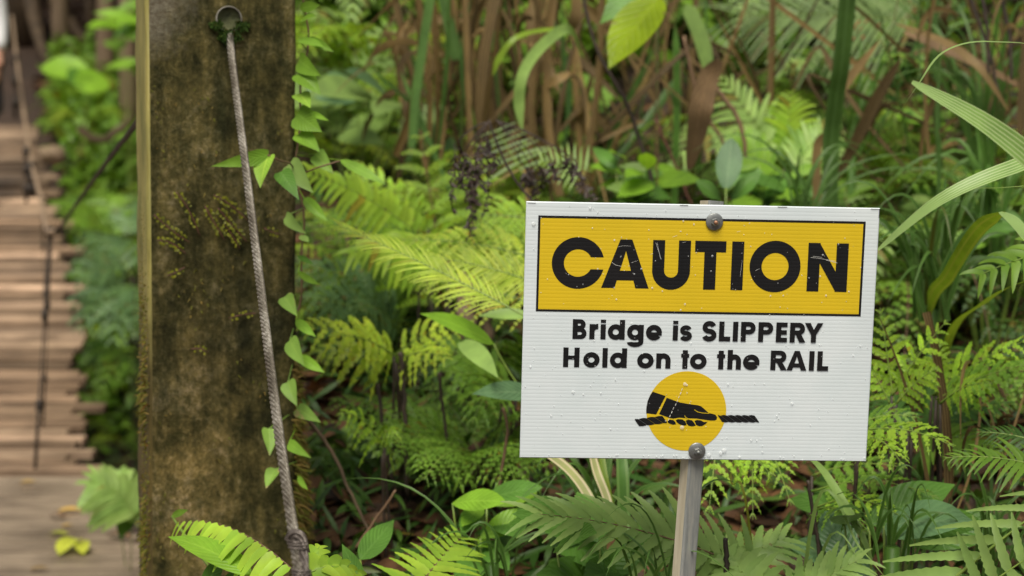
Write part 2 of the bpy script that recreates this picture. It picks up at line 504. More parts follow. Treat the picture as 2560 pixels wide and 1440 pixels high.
# ---------------------------------------------------------------- mesh builder
class MB:
    def __init__(s):
        s.v, s.f, s.uv, s.mi = [], [], [], []

    def add(s, vs, fs, uvs=None, mi=0):
        o = len(s.v)
        s.v += [V(p) for p in vs]
        s.uv += uvs if uvs else [(0.5, 0.5)] * len(vs)
        for f in fs:
            s.f.append(tuple(i + o for i in f))
            s.mi.append(mi)

    def box(s, c, size, mi=0, rot=None):
        hx, hy, hz = size[0] / 2, size[1] / 2, size[2] / 2
        vs = [V((x, y, z)) for x in (-hx, hx) for y in (-hy, hy) for z in (-hz, hz)]
        if rot is not None:
            vs = [rot @ p for p in vs]
        s.add([p + V(c) for p in vs], [(0, 1, 3, 2), (4, 6, 7, 5), (0, 4, 5, 1), (2, 3, 7, 6), (0, 2, 6, 4), (1, 5, 7, 3)], None, mi)

    def tube(s, pts, rad, sides=6, mi=0, cap=True):
        n = len(pts)
        if not isinstance(rad, (list, tuple)):
            rad = [rad] * n
        t0 = (pts[1] - pts[0]).normalized()
        nr = t0.orthogonal().normalized()
        vs, uv = [], []
        for i in range(n):
            t = (pts[min(n - 1, i + 1)] - pts[max(0, i - 1)]).normalized()
            nr = (nr - t * nr.dot(t))
            nr = nr.normalized() if nr.length > 1e-6 else t.orthogonal().normalized()
            b = t.cross(nr)
            for k in range(sides):
                a = 2 * math.pi * k / sides
                vs.append(pts[i] + (nr * math.cos(a) + b * math.sin(a)) * rad[i])
                uv.append((k / sides, i / (n - 1)))
        fs = [(i * sides + k, i * sides + (k + 1) % sides, (i + 1) * sides + (k + 1) % sides, (i + 1) * sides + k) for i in range(n - 1) for k in range(sides)]
        if cap:
            fs.append(tuple(range(sides - 1, -1, -1)))
            fs.append(tuple((n - 1) * sides + k for k in range(sides)))
        s.add(vs, fs, uv, mi)

    def ribbon(s, pts, wid, nrm, fold=0.25, mi=0, wob=0.0):
        """leaf or blade: three verts across (V fold), nrm = rough direction the upper face looks"""
        n = len(pts)
        vs, uv = [], []
        for i in range(n):
            t = (pts[min(n - 1, i + 1)] - pts[max(0, i - 1)])
            t = t.normalized() if t.length > 1e-9 else V((0, 0, 1))
            sd = t.cross(nrm)
            sd = sd.normalized() if sd.length > 1e-4 else t.orthogonal().normalized()
            up = sd.cross(t)
            wv = wid[i]
            o = up * (wv * fold)
            j = up * (random.uniform(-wob, wob) * wv) if wob else V((0, 0, 0))
            vs += [pts[i] - sd * wv + o + j, pts[i], pts[i] + sd * wv + o - j]
            tt = i / (n - 1)
            uv += [(0, tt), (0.5, tt), (1, tt)]
        fs = []
        for i in range(n - 1):
            a = i * 3
            fs += [(a, a + 1, a + 4, a + 3), (a + 1, a + 2, a + 5, a + 4)]
        s.add(vs, fs, uv, mi)

    def build(s, name, mats, parent=None, smooth=True):
        me = bpy.data.meshes.new(name)
        base = root_loc(parent) if parent else getattr(s, 'origin', V((0, 0, 0)))
        me.from_pydata([tuple(p - base) for p in s.v], [], s.f)
        ul = me.uv_layers.new(name='UVMap')
        li = [0] * len(me.loops)
        me.loops.foreach_get('vertex_index', li)
        flat = []
        for i in li:
            flat += s.uv[i]
        ul.data.foreach_set('uv', flat)
        if not isinstance(mats, (list, tuple)):
            mats = [mats]
        for m in mats:
            me.materials.append(MATS[m])
        me.polygons.foreach_set('material_index', s.mi)
        if smooth:
            me.polygons.foreach_set('use_smooth', [True] * len(me.polygons))
        o = bpy.data.objects.new(name, me)
        COL.objects.link(o)
        if parent:
            o.parent = parent
        else:
            o.location = base
        return o


LOC = {}


def root_loc(o):
    while o.parent:
        o = o.parent
    return V(o.location)


def tag(o, label, cat, group=None, kind=None):
    o['label'] = label
    o['category'] = cat
    if group:
        o['group'] = group
    if kind:
        o['kind'] = kind
    return o


def thing(name, label, cat, loc, group=None):
    o = bpy.data.objects.new(name, None)
    o.empty_display_size = 0.05
    COL.objects.link(o)
    o.location = loc
    return tag(o, label, cat, group)


def structure(o):
    o['kind'] = 'structure'
    return o


def bez(a, b, c, n):
    return [a * (1 - t) ** 2 + b * (2 * t * (1 - t)) + c * t * t for t in [i / n for i in range(n + 1)]]


def bezcub(a, b, c, d, n):
    return [a * (1 - t) ** 3 + b * (3 * t * (1 - t) ** 2) + c * (3 * t * t * (1 - t)) + d * t ** 3 for t in [i / n for i in range(n + 1)]]


def sstep(a, b, x):
    t = max(0.0, min(1.0, (x - a) / (b - a)))
    return t * t * (3 - 2 * t)


def U(a, b):
    return random.uniform(a, b)


# ---------------------------------------------------------------- terrain
def H(x, y):
    s = x + 0.205 * y
    bank = 0.35 * sstep(1.0, 2.1, y) + 0.28 * max(0, y - 2.6) + 0.34 * max(0, y - 5.6)
    bank += 0.10 * max(0, x - 0.9) * sstep(1.5, 3, y)
    near = -0.14
    far = 0.55 + 0.36 * (y - 10.5) + 0.12 * max(0, y - 15)
    gul = -2.1
    g = near + (gul - near) * sstep(6.25, 7.2, y)
    g = g + (far - gul) * sstep(8.6, 11.2, y) if y > 8.6 else g
    b = sstep(-0.03, 0.24, s)
    # near the camera everything is the level track
    b *= sstep(0.9, 2.0, y)
    z = g * (1 - b) + bank * b
    z += 0.05 * noise.noise(V((x * 1.7, y * 1.7, 0))) * sstep(2.5, 4, y) + 0.14 * noise.noise(V((x * .6, y * .6, 5))) * sstep(4, 8, y)
    return z


def build_ground():
    mb = MB()
    xs = [-40, -25, -15, -10, -8] + [-7 + .2 * i for i in range(71)] + [8, 10, 15, 25, 40]
    ys = [-30, -15, -6, -2] + [0.2 * i for i in range(0, 90)] + [18.5, 20, 24, 30, 40]
    vs, fs = [], []
    for y in ys:
        for x in xs:
            vs.append(V((x, y, H(x, y) if y > -1 else H(x, -1))))
    nx = len(xs)
    for j in range(len(ys) - 1):
        for i in range(nx - 1):
            a = j * nx + i
            fs.append((a, a + 1, a + nx + 1, a + nx))
    mb.add(vs, fs)
    structure(mb.build('ground', 'soil'))


build_ground()

# ---------------------------------------------------------------- caution sign
CAMM = Matrix.Translation((0, 0, CAMZ)) @ Euler((math.pi / 2 - PITCH, 0, 0)).to_matrix().to_4x4()
SIGNM = CAMM @ Matrix.Translation((0.25446, -0.0621, -2.32194)) @ Matrix.Rotation(-0.016722, 4, 'Z') @ Matrix.Rotation(0.054577, 4, 'Y') @ Matrix.Rotation(0.143213, 4, 'X')
SW, SH = 0.48, 0.35179
UX = SW / 1844
UY = SH / 1336


def su(x, y, z=0.0):
    return V(((x - 922) * UX, (668 - y) * UY, z))


sign = thing('caution_sign', 'white and yellow caution sign on a weathered metal stake', 'sign', (0, 0, 0))
sign.matrix_world = SIGNM
SIGNROT = SIGNM.to_3x3()


class SB(MB):
    """mesh in the sign's own frame"""
    def build(s, name, mats, parent, smooth=False):
        me = bpy.data.meshes.new(name)
        me.from_pydata([tuple(p) for p in s.v], [], s.f)
        if not isinstance(mats, (list, tuple)):
            mats = [mats]
        for m in mats:
            me.materials.append(MATS[m])
        me.polygons.foreach_set('material_index', s.mi)
        me.polygons.foreach_set('use_smooth', [smooth] * len(me.polygons))
        o = bpy.data.objects.new(name, me)
        COL.objects.link(o)
        o.parent = parent
        return o

    zz = 0.0

    def poly(s, pts, mi=0, z=None):
        from mathutils.geometry import tessellate_polygon
        if z is None:
            s.zz += 0.00002
            z = s.z0 + s.zz
        vs = [V((p[0], p[1], 0)) for p in pts]
        tris = tessellate_polygon([vs])
        out = [su(p[0], p[1], z) for p in pts]
        fs = []
        for t in tris:
            a, b, c = (out[i] for i in t)
            fs.append(tuple(t) if (b - a).cross(c - a).z > 0 else tuple(reversed(t)))
        s.add(out, fs, None, mi)

    def strip(s, L, Rr, mi=0):
        s.zz += 0.00002
        z = s.z0 + s.zz
        vs = [su(p[0], p[1], z) for p in L] + [su(p[0], p[1], z) for p in Rr]
        n = len(L)
        fs = []
        for i in range(n - 1):
            q = (i, i + 1, n + i + 1, n + i)
            a, b, c = vs[q[0]], vs[q[1]], vs[q[2]]
            fs.append(q if (b - a).cross(c - a).z > 0 else tuple(reversed(q)))
        s.add(vs, fs, None, mi)

    def stroke(s, pts, wd, mi=0):
        L, Rr = [], []
        n = len(pts)
        for i in range(n):
            d0 = V((pts[i][0] - pts[i - 1][0], pts[i][1] - pts[i - 1][1])) if i > 0 else None
            d1 = V((pts[i + 1][0] - pts[i][0], pts[i + 1][1] - pts[i][1])) if i < n - 1 else None
            d0 = (d0 or d1).normalized()
            d1 = (d1 or d0).normalized()
            t = (d0 + d1).normalized()
            nn = V((-t.y, t.x))
            k = wd / 2 / max(0.3, nn.dot(V((-d0.y, d0.x))))
            L.append((pts[i][0] + nn.x * k, pts[i][1] + nn.y * k))
            Rr.append((pts[i][0] - nn.x * k, pts[i][1] - nn.y * k))
        s.strip(L, Rr, mi)

    def rect(s, x0, y0, x1, y1, mi=0):
        s.strip([(x0, y0), (x1, y0)], [(x0, y1), (x1, y1)], mi)

    def ring(s, cx, cy, rx, ry, wd, a0=0, a1=360, ai0=None, ai1=None, n=40, mi=0):
        """annulus: outer radii rx, ry; stroke wd; angles in degrees, y up"""
        ai0 = a0 if ai0 is None else ai0
        ai1 = a1 if ai1 is None else ai1
        L, Rr = [], []
        for i in range(n + 1):
            t = i / n
            a = R_(a0 + (a1 - a0) * t)
            b = R_(ai0 + (ai1 - ai0) * t)
            L.append((cx + rx * math.cos(a), cy - ry * math.sin(a)))
            Rr.append((cx + (rx - wd) * math.cos(b), cy - (ry - wd) * math.sin(b)))
        s.strip(L, Rr, mi)


def glyph(b, ch, x0, x1, base, cap, wd, xh=None):
    """bold geometric letter between x0 and x1; base = baseline y, cap = height; y grows downwards"""
    t = base - cap
    W = x1 - x0
    cx = (x0 + x1) / 2
    xh = xh or cap * 0.76
    xt = base - xh
    if ch in 'CO':
        ro = (W / 2 if ch == 'O' else (cap + 8) / 2)
        ry = cap / 2 + cap * 0.03
        cy = base - cap / 2
        if ch == 'O':
            b.ring(cx, cy, W / 2, ry, wd, n=56)
        else:
            rx = ry * 1.02
            c = x0 + rx
            g = 31 / 252 * cap
            ao = math.degrees(math.asin(g / ry))
            ai = math.degrees(math.asin(g / (ry - wd)))
            b.ring(c, cy, rx, ry, wd, ao, 360 - ao, ai, 360 - ai, n=56)
    elif ch == 'A':
        f = wd * 1.02
        apx = wd * 0.98
        b.poly([(x0, base), (cx - apx / 2, t), (cx + apx / 2, t), (cx + 1, t + wd * .9), (x0 + f * 1.08, base)])
        b.poly([(x1, base), (x1 - f * 1.08, base), (cx - 1, t + wd * .9), (cx - apx / 2, t), (cx + apx / 2, t)])
        b.rect(x0 + W * .22, base - cap * .36, x1 - W * .22, base - cap * .16)
    elif ch == 'U':
        r = W / 2
        b.rect(x0, t, x0 + wd, base - r + 4)
        b.rect(x1 - wd, t, x1, base - r + 4)
        b.ring(cx, base - r + 4, r, r, wd, 180, 360)
    elif ch == 'T':
        b.rect(x0, t, x1, t + wd * .92)
        b.rect(cx - wd / 2, t, cx + wd / 2, base)
    elif ch in 'Il':
        b.rect(cx - wd / 2, t, cx + wd / 2, base)
    elif ch == 'N':
        b.rect(x0, t, x0 + wd, base)
        b.rect(x1 - wd, t, x1, base)
        b.poly([(x0, t), (x0 + wd * .95, t), (x1, base), (x1 - wd * .95, base)])
    elif ch == 'H':
        b.rect(x0, t, x0 + wd, base)
        b.rect(x1 - wd, t, x1, base)
        b.rect(x0 + wd * .5, base - cap * .59, x1 - wd * .5, base - cap * .39)
    elif ch == 'L':
        b.rect(x0, t, x0 + wd, base)
        b.rect(x0, base - wd * .9, x1, base)
    elif ch == 'E':
        b.rect(x0, t, x0 + wd, base)
        for yy in (t, base - cap * .5 - wd * .42, base - wd * .86):
            b.rect(x0, yy, x1 if yy != base - cap * .5 - wd * .42 else x1 - W * .04, yy + wd * .86)
    elif ch in 'PR':
        b.rect(x0, t, x0 + wd, base)
        ry = cap * .31
        xr = x1 if ch == 'P' else x1 - W * .06
        c = xr - ry
        b.rect(x0, t, c, t + wd * .86)
        b.rect(x0, t + 2 * ry - wd * .86, c, t + 2 * ry)
        b.ring(c, t + ry, ry, ry, wd * .92, -90, 90, n=24)
        if ch == 'R':
            b.poly([(x0 + W * .36, t + 2 * ry - 4), (x0 + W * .36 + wd * 1.1, t + 2 * ry - 4), (x1, base), (x1 - wd * 1.18, base)])
    elif ch == 'B':
        b.rect(x0, t, x0 + wd, base)
        r1, r2 = cap * .265, cap * .285
        for yc, r, xr in ((t + r1, r1, x1 - W * .08), (base - r2, r2, x1)):
            c = xr - r
            b.rect(x0, yc - r, c, yc - r + wd * .8)
            b.rect(x0, yc + r - wd * .8, c, yc + r)
            b.ring(c, yc, r, r, wd * .88, -90, 90, n=24)
    elif ch == 'Y':
        m = base - cap * .42
        b.rect(cx - wd / 2, m, cx + wd / 2, base)
        b.poly([(x0, t), (x0 + wd * 1.12, t), (cx + wd / 2, m + 2), (cx - wd / 2, m + 2)])
        b.poly([(x1 - wd * 1.12, t), (x1, t), (cx + wd / 2, m + 2), (cx - wd / 2, m + 2)])
    elif ch in 'Ss':
        h = cap if ch == 'S' else xh
        tt = base - h - h * .02
        bb = base + h * .02
        hh = bb - tt
        w2 = wd * (.95 if ch == 'S' else .86)
        r1 = (hh / 2 + w2 / 2) / 2 - w2 / 2          # centreline radii
        y1 = tt + w2 / 2 + r1
        y2 = bb - w2 / 2 - r1
        rx = W / 2 - w2 / 2
        pts = []
        for k in range(19):
            a = R_(18 + (270 - 18) * k / 18)
            pts.append((cx + rx * .92 * math.cos(a), y1 - r1 * math.sin(a)))
        for k in range(1, 19):
            a = R_(90 - (90 + 162) * k / 18)
            pts.append((cx + rx * math.cos(a), y2 - r1 * math.sin(a)))
        b.stroke(pts, w2)
    elif ch in 'odge':
        r = xh / 2 * 1.03
        rx = W / 2 if ch in 'oe' else min(W / 2, r * 1.02)
        cy = base - xh / 2
        if ch == 'o':
            b.ring(cx, cy, W / 2, r, wd)
        elif ch == 'e':
            a = 40
            b.ring(cx, cy, W / 2, r, wd, 0, 325, 0, 318)
            b.rect(x0 + wd * .6, cy - wd * .06, x1 - 1, cy + wd * .56)
        else:
            b.ring(x0 + rx, cy, rx, r, wd * .95)
            if ch == 'd':
                b.rect(x1 - wd, t, x1, base)
            else:
                b.rect(x1 - wd, xt, x1, base + cap * .10)
                rr = (x1 - x0) * .5
                b.ring(x1 - rr, base + cap * .10, rr, cap * .26, wd * .92, 180 + 8, 360, n=24)
    elif ch == 'i':
        b.rect(cx - wd / 2, xt, cx + wd / 2, base)
        b.rect(cx - wd / 2, t, cx + wd / 2, t + wd * .62)
    elif ch == 'r':
        b.rect(x0, xt, x0 + wd, base)
        b.ring(x1 + wd * .1, xt + xh * .46, (x1 + wd * .1) - x0, xh * .48, wd, 92, 180, n=16)
    elif ch in 'nh':
        b.rect(x0, (xt if ch == 'n' else t), x0 + wd, base)
        r = W / 2
        b.ring(cx, xt + r * .98, r, r, wd * .98, 0, 180, n=24)
        b.rect(x1 - wd, xt + r * .9, x1, base)
    elif ch == 't':
        b.rect(cx - wd / 2, t + cap * .05, cx + wd / 2, base)
        b.rect(x0, xt, x1, xt + wd * .72)


def build_sign():
    # panel: twin-wall plastic sheet
    p = SB()
    hx, hy, th = SW / 2, SH / 2, 0.004
    e = 0.0012
    pr = [(-hx, -hy), (hx, -hy), (hx, hy), (-hx, hy)]
    vs = [V((x, y, -th)) for x, y in pr] + [V((x, y, -e)) for x, y in pr] + [V((x - math.copysign(e, x), y - math.copysign(e, y), 0)) for x, y in pr]
    fs = [(3, 2, 1, 0), (8, 9, 10, 11)]
    for k in range(4):
        j = (k + 1) % 4
        fs += [(k, j, j + 4, k + 4), (k + 4, j + 4, j + 8, k + 8)]
    p.add(vs, fs)
    panel = p.build('sign_panel', 'sign_white', sign)

    def layer(z):
        b = SB()
        b.z0 = z
        return b
    b = layer(0.0002)
    b.rect(64, 70, 1772, 565)
    b.build('banner_border', 'sign_black', panel)
    b = layer(0.0003)
    b.rect(76, 83, 1760, 553)
    b.build('yellow_banner', 'sign_yellow', panel)
    b = layer(0.0005)
    for ch, x0, x1 in (('C', 140, 402), ('A', 400, 648), ('U', 663, 861), ('T', 883, 1046), ('I', 1076, 1140), ('O', 1172, 1440), ('N', 1477, 1689)):
        glyph(b, ch, x0, x1, 437, 252, 63)
    o = b.build('lettering', 'sign_black', panel)
    o['label'] = 'large black CAUTION lettering'
    b = layer(0.0005)

    def line(base, cap, wd, items, off, xh):
        for ch, c0, c1 in items:
            glyph(b, ch, c0 - 78 + off, c1 - 78 + off, base, cap, wd, xh)
    line(705, 103, 27, [('B', 315, 388), ('r', 403, 447), ('i', 461, 488), ('d', 499, 588), ('g', 600, 687), ('e', 699, 783),
                        ('i', 840, 867), ('s', 876, 941), ('S', 993, 1070), ('L', 1083, 1143), ('I', 1156, 1183), ('P', 1198, 1275),
                        ('P', 1290, 1368), ('E', 1384, 1443), ('R', 1457, 1541), ('Y', 1534, 1632)], 21.5, 79)
    o = b.build('lettering', 'sign_black', panel)
    o['label'] = 'black line reading Bridge is SLIPPERY'
    b = layer(0.0005)
    line(853, 103, 27, [('H', 265, 350), ('o', 370, 456), ('l', 470, 498), ('d', 510, 599), ('o', 653, 740), ('n', 753, 829),
                        ('t', 884, 926), ('o', 931, 1019), ('t', 1073, 1116), ('h', 1129, 1201), ('e', 1211, 1299), ('R', 1357, 1445),
                        ('A', 1443, 1549), ('I', 1561, 1589), ('L', 1605, 1664)], 26.5, 79)
    o = b.build('lettering', 'sign_black', panel)
    o['label'] = 'black line reading Hold on to the RAIL'

    # pictogram: hand on a rope over a yellow disc (region coordinates of a close look at the sign)
    def rg(X, Y):
        x5, y5 = 584.4 + 0.4059 * X, 855.7 + 0.4059 * Y
        y = (y5 - 30 - (x5 - 78) * 0.01735)
        return (x5 - 78 + y * 0.0329, y * 1.0002)
    b = layer(0.0003)
    c = rg(812, 655)
    b.poly([(c[0] + 211 * math.cos(2 * math.pi * k / 72), c[1] + 211 * math.sin(2 * math.pi * k / 72)) for k in range(72)])
    disc = b.build('yellow_disc', 'sign_yellow', panel)
    b = layer(0.0005)
    Pg = lambda pts: b.poly([rg(*q) for q in pts])
    Pg([(372, 398), (540, 456), (418, 697), (288, 680), (290, 610), (306, 520), (336, 450)])
    Pg([(556, 478), (640, 510), (720, 538), (800, 555), (880, 566), (960, 578), (1000, 590), (1040, 622), (1105, 680), (1150, 690), (1195, 706),
        (1213, 735), (1208, 765), (1180, 780), (1120, 778), (1050, 768), (940, 752), (820, 748), (760, 742), (710, 740), (640, 752), (590, 742), (520, 715), (455, 692)])
    Pg([(566, 788), (590, 764), (640, 770), (672, 800), (676, 826), (640, 832), (600, 820), (574, 806)])
    Pg([(674, 772), (700, 758), (760, 762), (800, 790), (815, 838), (770, 845), (715, 822), (684, 796)])
    Pg([(806, 776), (840, 766), (885, 774), (915, 808), (935, 845), (890, 855), (840, 845), (812, 812)])
    Pg([(918, 782), (950, 770), (1000, 776), (1040, 798), (1090, 796), (1060, 826), (1020, 850), (980, 852), (940, 836)])

    def rope(x0, y0, x1, y1, half, nseg, slant, roundend):
        for k in range(nseg):
            a, c2 = k / nseg, (k + 1) / nseg
            g = 0.05 / nseg
            pts = []
            for t, sgn in ((a, -1), (c2 - g, -1)):
                pts.append((x0 + (x1 - x0) * t - slant, y0 + (y1 - y0) * t + half * sgn))
            mid = (a + c2) / 2
            low = [(x0 + (x1 - x0) * (c2 - g) + slant, y0 + (y1 - y0) * (c2 - g) + half), (x0 + (x1 - x0) * a + slant, y0 + (y1 - y0) * a + half)]
            top = [pts[0], (x0 + (x1 - x0) * mid - slant, y0 + (y1 - y0) * mid - half - 7), pts[1]]
            bot = [low[0], (x0 + (x1 - x0) * mid + slant, y0 + (y1 - y0) * mid + half + 7), low[1]]
            q = top + bot
            q = [(min(max(px_, min(x0, x1)), max(x0, x1)), py_) for px_, py_ in q]
            Pg(q)
    rope(140, 806, 560, 756, 40, 4, 56, 0)
    rope(1222, 754, 1764, 758, 42, 6, 56, 1)
    b.build('hand_symbol', 'sign_black', disc)
    b = layer(0.0008)
    b.stroke([rg(*q) for q in ((915, 636), (960, 665), (1020, 679), (1108, 684))], 3.0)
    b.stroke([rg(*q) for q in ((788, 712), (806, 738), (840, 757))], 3.0)
    b.build('hand_outline', 'sign_yellow', disc)

    # scratches, printed registration ticks
    b = layer(0.0009)
    cr = lambda X, Y: (X - 78 + (Y - 30) * .033, Y - 30 - (X - 78) * .0174)
    for ln in (((748, 240), (768, 300), (776, 328)), ((755, 240), (772, 322)), ((520, 342), (540, 356), (570, 362)), ((552, 262), (580, 256), (618, 258)),
               ((1560, 316), (1610, 322), (1690, 336)), ((1570, 310), (1620, 316)), ((1200, 330), (1190, 415)), ((835, 212), (860, 202)), ((620, 345), (655, 332)),
               ((1270, 385), (1290, 375)), ((885, 240), (905, 236)), ((1170, 185), (1190, 180)), ((720, 300), (735, 296)), ((1640, 330), (1700, 345))):
        b.stroke([cr(*q) for q in ln], U(.8, 1.7))
    for k in range(9):   # dried trickle across the emblem
        X, Y = 893 - k * 9 + U(-2, 2), 1000 + k * 20
        b.stroke([cr(X, Y), cr(X - 5, Y + 12)], U(2, 4))
    b.build('scratches', 'sign_scratch', panel)
    b = layer(0.0009)
    for a in (((84, 38), (126, 39)), ((872, 48), (916, 49)), ((1382, 56), (1432, 57)), ((1870, 66), (1918, 67)), ((1917, 67), (1915, 112))):
        b.stroke([cr(*q) for q in a], 3)
    b.build('edge_mark', 'sign_black', panel)

    # rain drops
    d = SB()
    rnd = random.Random(3)

    def drop(x, y, r, sag=1.15):
        c = su(x, y, 0.0006)
        vs, fs = [c + V((0, 0, r * UX * .62))], []
        for ring_, (rr, hh) in enumerate(((.5, .52), (.85, .27), (1.0, -.3))):
            for k in range(10):
                a = 2 * math.pi * k / 10
                yy = math.sin(a)
                vs.append(c + V((math.cos(a) * rr * r * UX, yy * rr * r * UX * (sag if yy < 0 else 1), r * UX * hh)))
        for k in range(10):
            j = (k + 1) % 10
            fs.append((0, 1 + k, 1 + j))
            for q in range(2):
                fs.append((1 + q * 10 + k, 1 + (q + 1) * 10 + k, 1 + (q + 1) * 10 + j, 1 + q * 10 + j))
        d.add(vs, fs)
    for _ in range(270):
        drop(rnd.uniform(12, 1830), rnd.uniform(12, 1322), rnd.choice((2, 2.2, 2.5, 3, 3.5, 4, 5.5)) * rnd.uniform(.8, 1.2), rnd.uniform(1, 1.7))
    for _ in range(24):
        drop(rnd.uniform(300, 1840), rnd.uniform(1314, 1331), rnd.uniform(3, 6), 1.2)
    for x, y, r in ((858, 935, 11), (852, 1165, 13), (868, 940, 7), (1080, 1285, 14), (1062, 1300, 12), (40, 115, 12), (330, 28, 9), (1000, 1310, 12), (270, 985, 9), (1430, 1030, 9), (1165, 1320, 9)):
        drop(x, y, r)
    o = d.build('water_drops', 'water_drop', panel, True)
    o['kind'] = 'stuff'

    # bolts
    for (X, Y, tilt) in ((1052, 132, 0.0), (970, 1333, 0.0)):
        x, y = cr(X, Y)
        c = su(x, y, 0.0012)
        q = SB()
        r = 45 * UX
        ring = [(r, 0.0), (r, 0.0016), (r * .93, 0.0022), (r * .36, 0.0024)]
        vs, fs = [], []
        for rr, z in ring:
            for k in range(32):
                a = 2 * math.pi * k / 32
                vs.append(c + V((rr * math.cos(a), rr * math.sin(a), z)))
        for i in range(len(ring) - 1):
            for k in range(32):
                j = (k + 1) % 32
                fs.append((i * 32 + k, i * 32 + j, (i + 1) * 32 + j, (i + 1) * 32 + k))
        fs.append(tuple(3 * 32 + k for k in range(32)))
        q.add(vs, fs)
        washer = q.build('washer', 'bolt_steel', sign, True)
        q = SB()
        rn = 22 * UX
        c2 = c + V((0.0006, -0.0002, 0.0025))
        ringn = [(rn, 0, 6), (rn, 0.0036, 6), (rn * .86, 0.0046, 6)]
        vs, fs = [], []
        for rr, z, _ in ringn:
            for k in range(6):
                a = 2 * math.pi * k / 6 + .35
                vs.append(c2 + V((rr * math.cos(a), rr * math.sin(a), z)))
        for i in range(2):
            for k in range(6):
                j = (k + 1) % 6
                fs.append((i * 6 + k, i * 6 + j, (i + 1) * 6 + j, (i + 1) * 6 + k))
        fs.append(tuple(12 + k for k in range(6)))
        q.add(vs, fs)
        q.build('nut', 'bolt_steel', washer, False)
        q = SB()
        rb = 10 * UX
        c3 = c + V((0.0009, -0.0003, 0.0066))
        prof = [(rb, -.002), (rb * 1.05, 0.0012), (rb, 0.0030), (rb * .6, 0.0038), (0.0001, 0.0040)]
        vs, fs = [], []
        for rr, z in prof:
            for k in range(14):
                a = 2 * math.pi * k / 14
                vs.append(c3 + V((rr * math.cos(a), rr * math.sin(a), z)))
        for i in range(len(prof) - 1):
            for k in range(14):
                j = (k + 1) % 14
                fs.append((i * 14 + k, i * 14 + j, (i + 1) * 14 + j, (i + 1) * 14 + k))
        q.add(vs, fs)
        q.build('bolt_end', 'bolt_rust' if Y < 500 else 'bolt_steel', washer, True)

    # stake: hollow square tube turned a little, runs behind the panel, leaning like in the photo
    st = SB()
    inv = SIGNM.inverted()
    top = inv @ P(1775, 500, 2.335)
    at_bottom = inv @ P(1741, 1160, 2.335)
    dirn = (at_bottom - top).normalized()
    wd = 0.034
    STK = -26
    # make it touch the back of the panel
    ax_x = Matrix.Rotation(R_(STK), 3, dirn) @ (V((1, 0, 0)) - dirn * dirn.x).normalized()
    ax_z = ax_x.cross(dirn).normalized()
    if ax_z.z < 0:
        ax_z = -ax_z
    top.z = at_bottom.z = -th - 0.0178
    dirn = (at_bottom - top).normalized()
    length = 1.30
    hw, hd, tw, r = 0.0128, 0.0118, 0.0016, 0.003

    def sect(hw, hd, r):
        pts = []
        for sx_, sz_, a0 in ((1, 1, 0), (-1, 1, 90), (-1, -1, 180), (1, -1, 270)):
            for k in range(4):
                a = R_(a0 + 30 * k)
                pts.append((sx_ * (hw - r) + r * math.cos(a), sz_ * (hd - r) + r * math.sin(a)))
        return pts
    so, si = sect(hw, hd, r), sect(hw - tw, hd - tw, r * .6)
    vs, fs, mi = [], [], []
    rows = [(top, so), (top + dirn * length, so), (top, si), (top + dirn * 0.25, si)]
    for org, sc in rows:
        for a, c_ in sc:
            vs.append(org + ax_x * a + ax_z * c_)
    n = 16
    faces_o = []
    for k in range(n):
        j = (k + 1) % n
        faces_o.append((k, j, n + j, n + k))
        fs.append((2 * n + k, 3 * n + k, 3 * n + j, 2 * n + j))
        fs.append((k, 2 * n + k, 2 * n + j, j))
    st.add(vs, fs, None, 0)
    o = len(st.v)
    for k, f in enumerate(faces_o):
        st.f.append(f)
        # side turned to the left gets a paler beige colour
        j = (k + 1) % n
        na = (V((so[k][0] + so[j][0], so[k][1] + so[j][1]))).normalized()
        wn_ = ax_x * na.x + ax_z * na.y
        st.mi.append(1 if (wn_.x < -0.6) else 0)
    stake = st.build('stake', ['stake_metal', 'stake_side'], sign, False)


build_sign()

# ---------------------------------------------------------------- bridge post with ring, moss
PD = 3.0          # depth of the post's front face
CAMP = V((0, 0, CAMZ))
YAW = R_(16.5)
px_c = P(563, 720, PD)
post_base = V((px_c.x, px_c.y, H(px_c.x, px_c.y) - 0.1))
bdir = V((-math.sin(YAW), math.cos(YAW), 0))
bright = V((math.cos(YAW), math.sin(YAW), 0))
postw = 364 / FPX * PD / math.cos(R_(6))
post = thing('bridge_post', 'tall square weathered brown post with yellow green left side', 'post', (px_c.x, px_c.y, 0))
POSTM = Matrix.Translation((px_c.x, px_c.y, 0)) @ Matrix((
    (bright.x, bdir.x, 0, 0), (bright.y, bdir.y, 0, 0), (0, 0, 1, 0), (0, 0, 0, 1)))
LEAN = 0.016     # lateral shift per metre so that its edges stand as in the photo


def pw(lx, ly, z):
    """post frame -> world"""
    return POSTM @ V((lx + LEAN * (z - 1.4), ly, z))


def onface(px, py, off=0.0):
    d = P(px, py, 1.0) - CAMP
    p0 = pw(0, -off, 1.2)
    return CAMP + d * ((p0 - CAMP).dot(-bdir) / d.dot(-bdir))


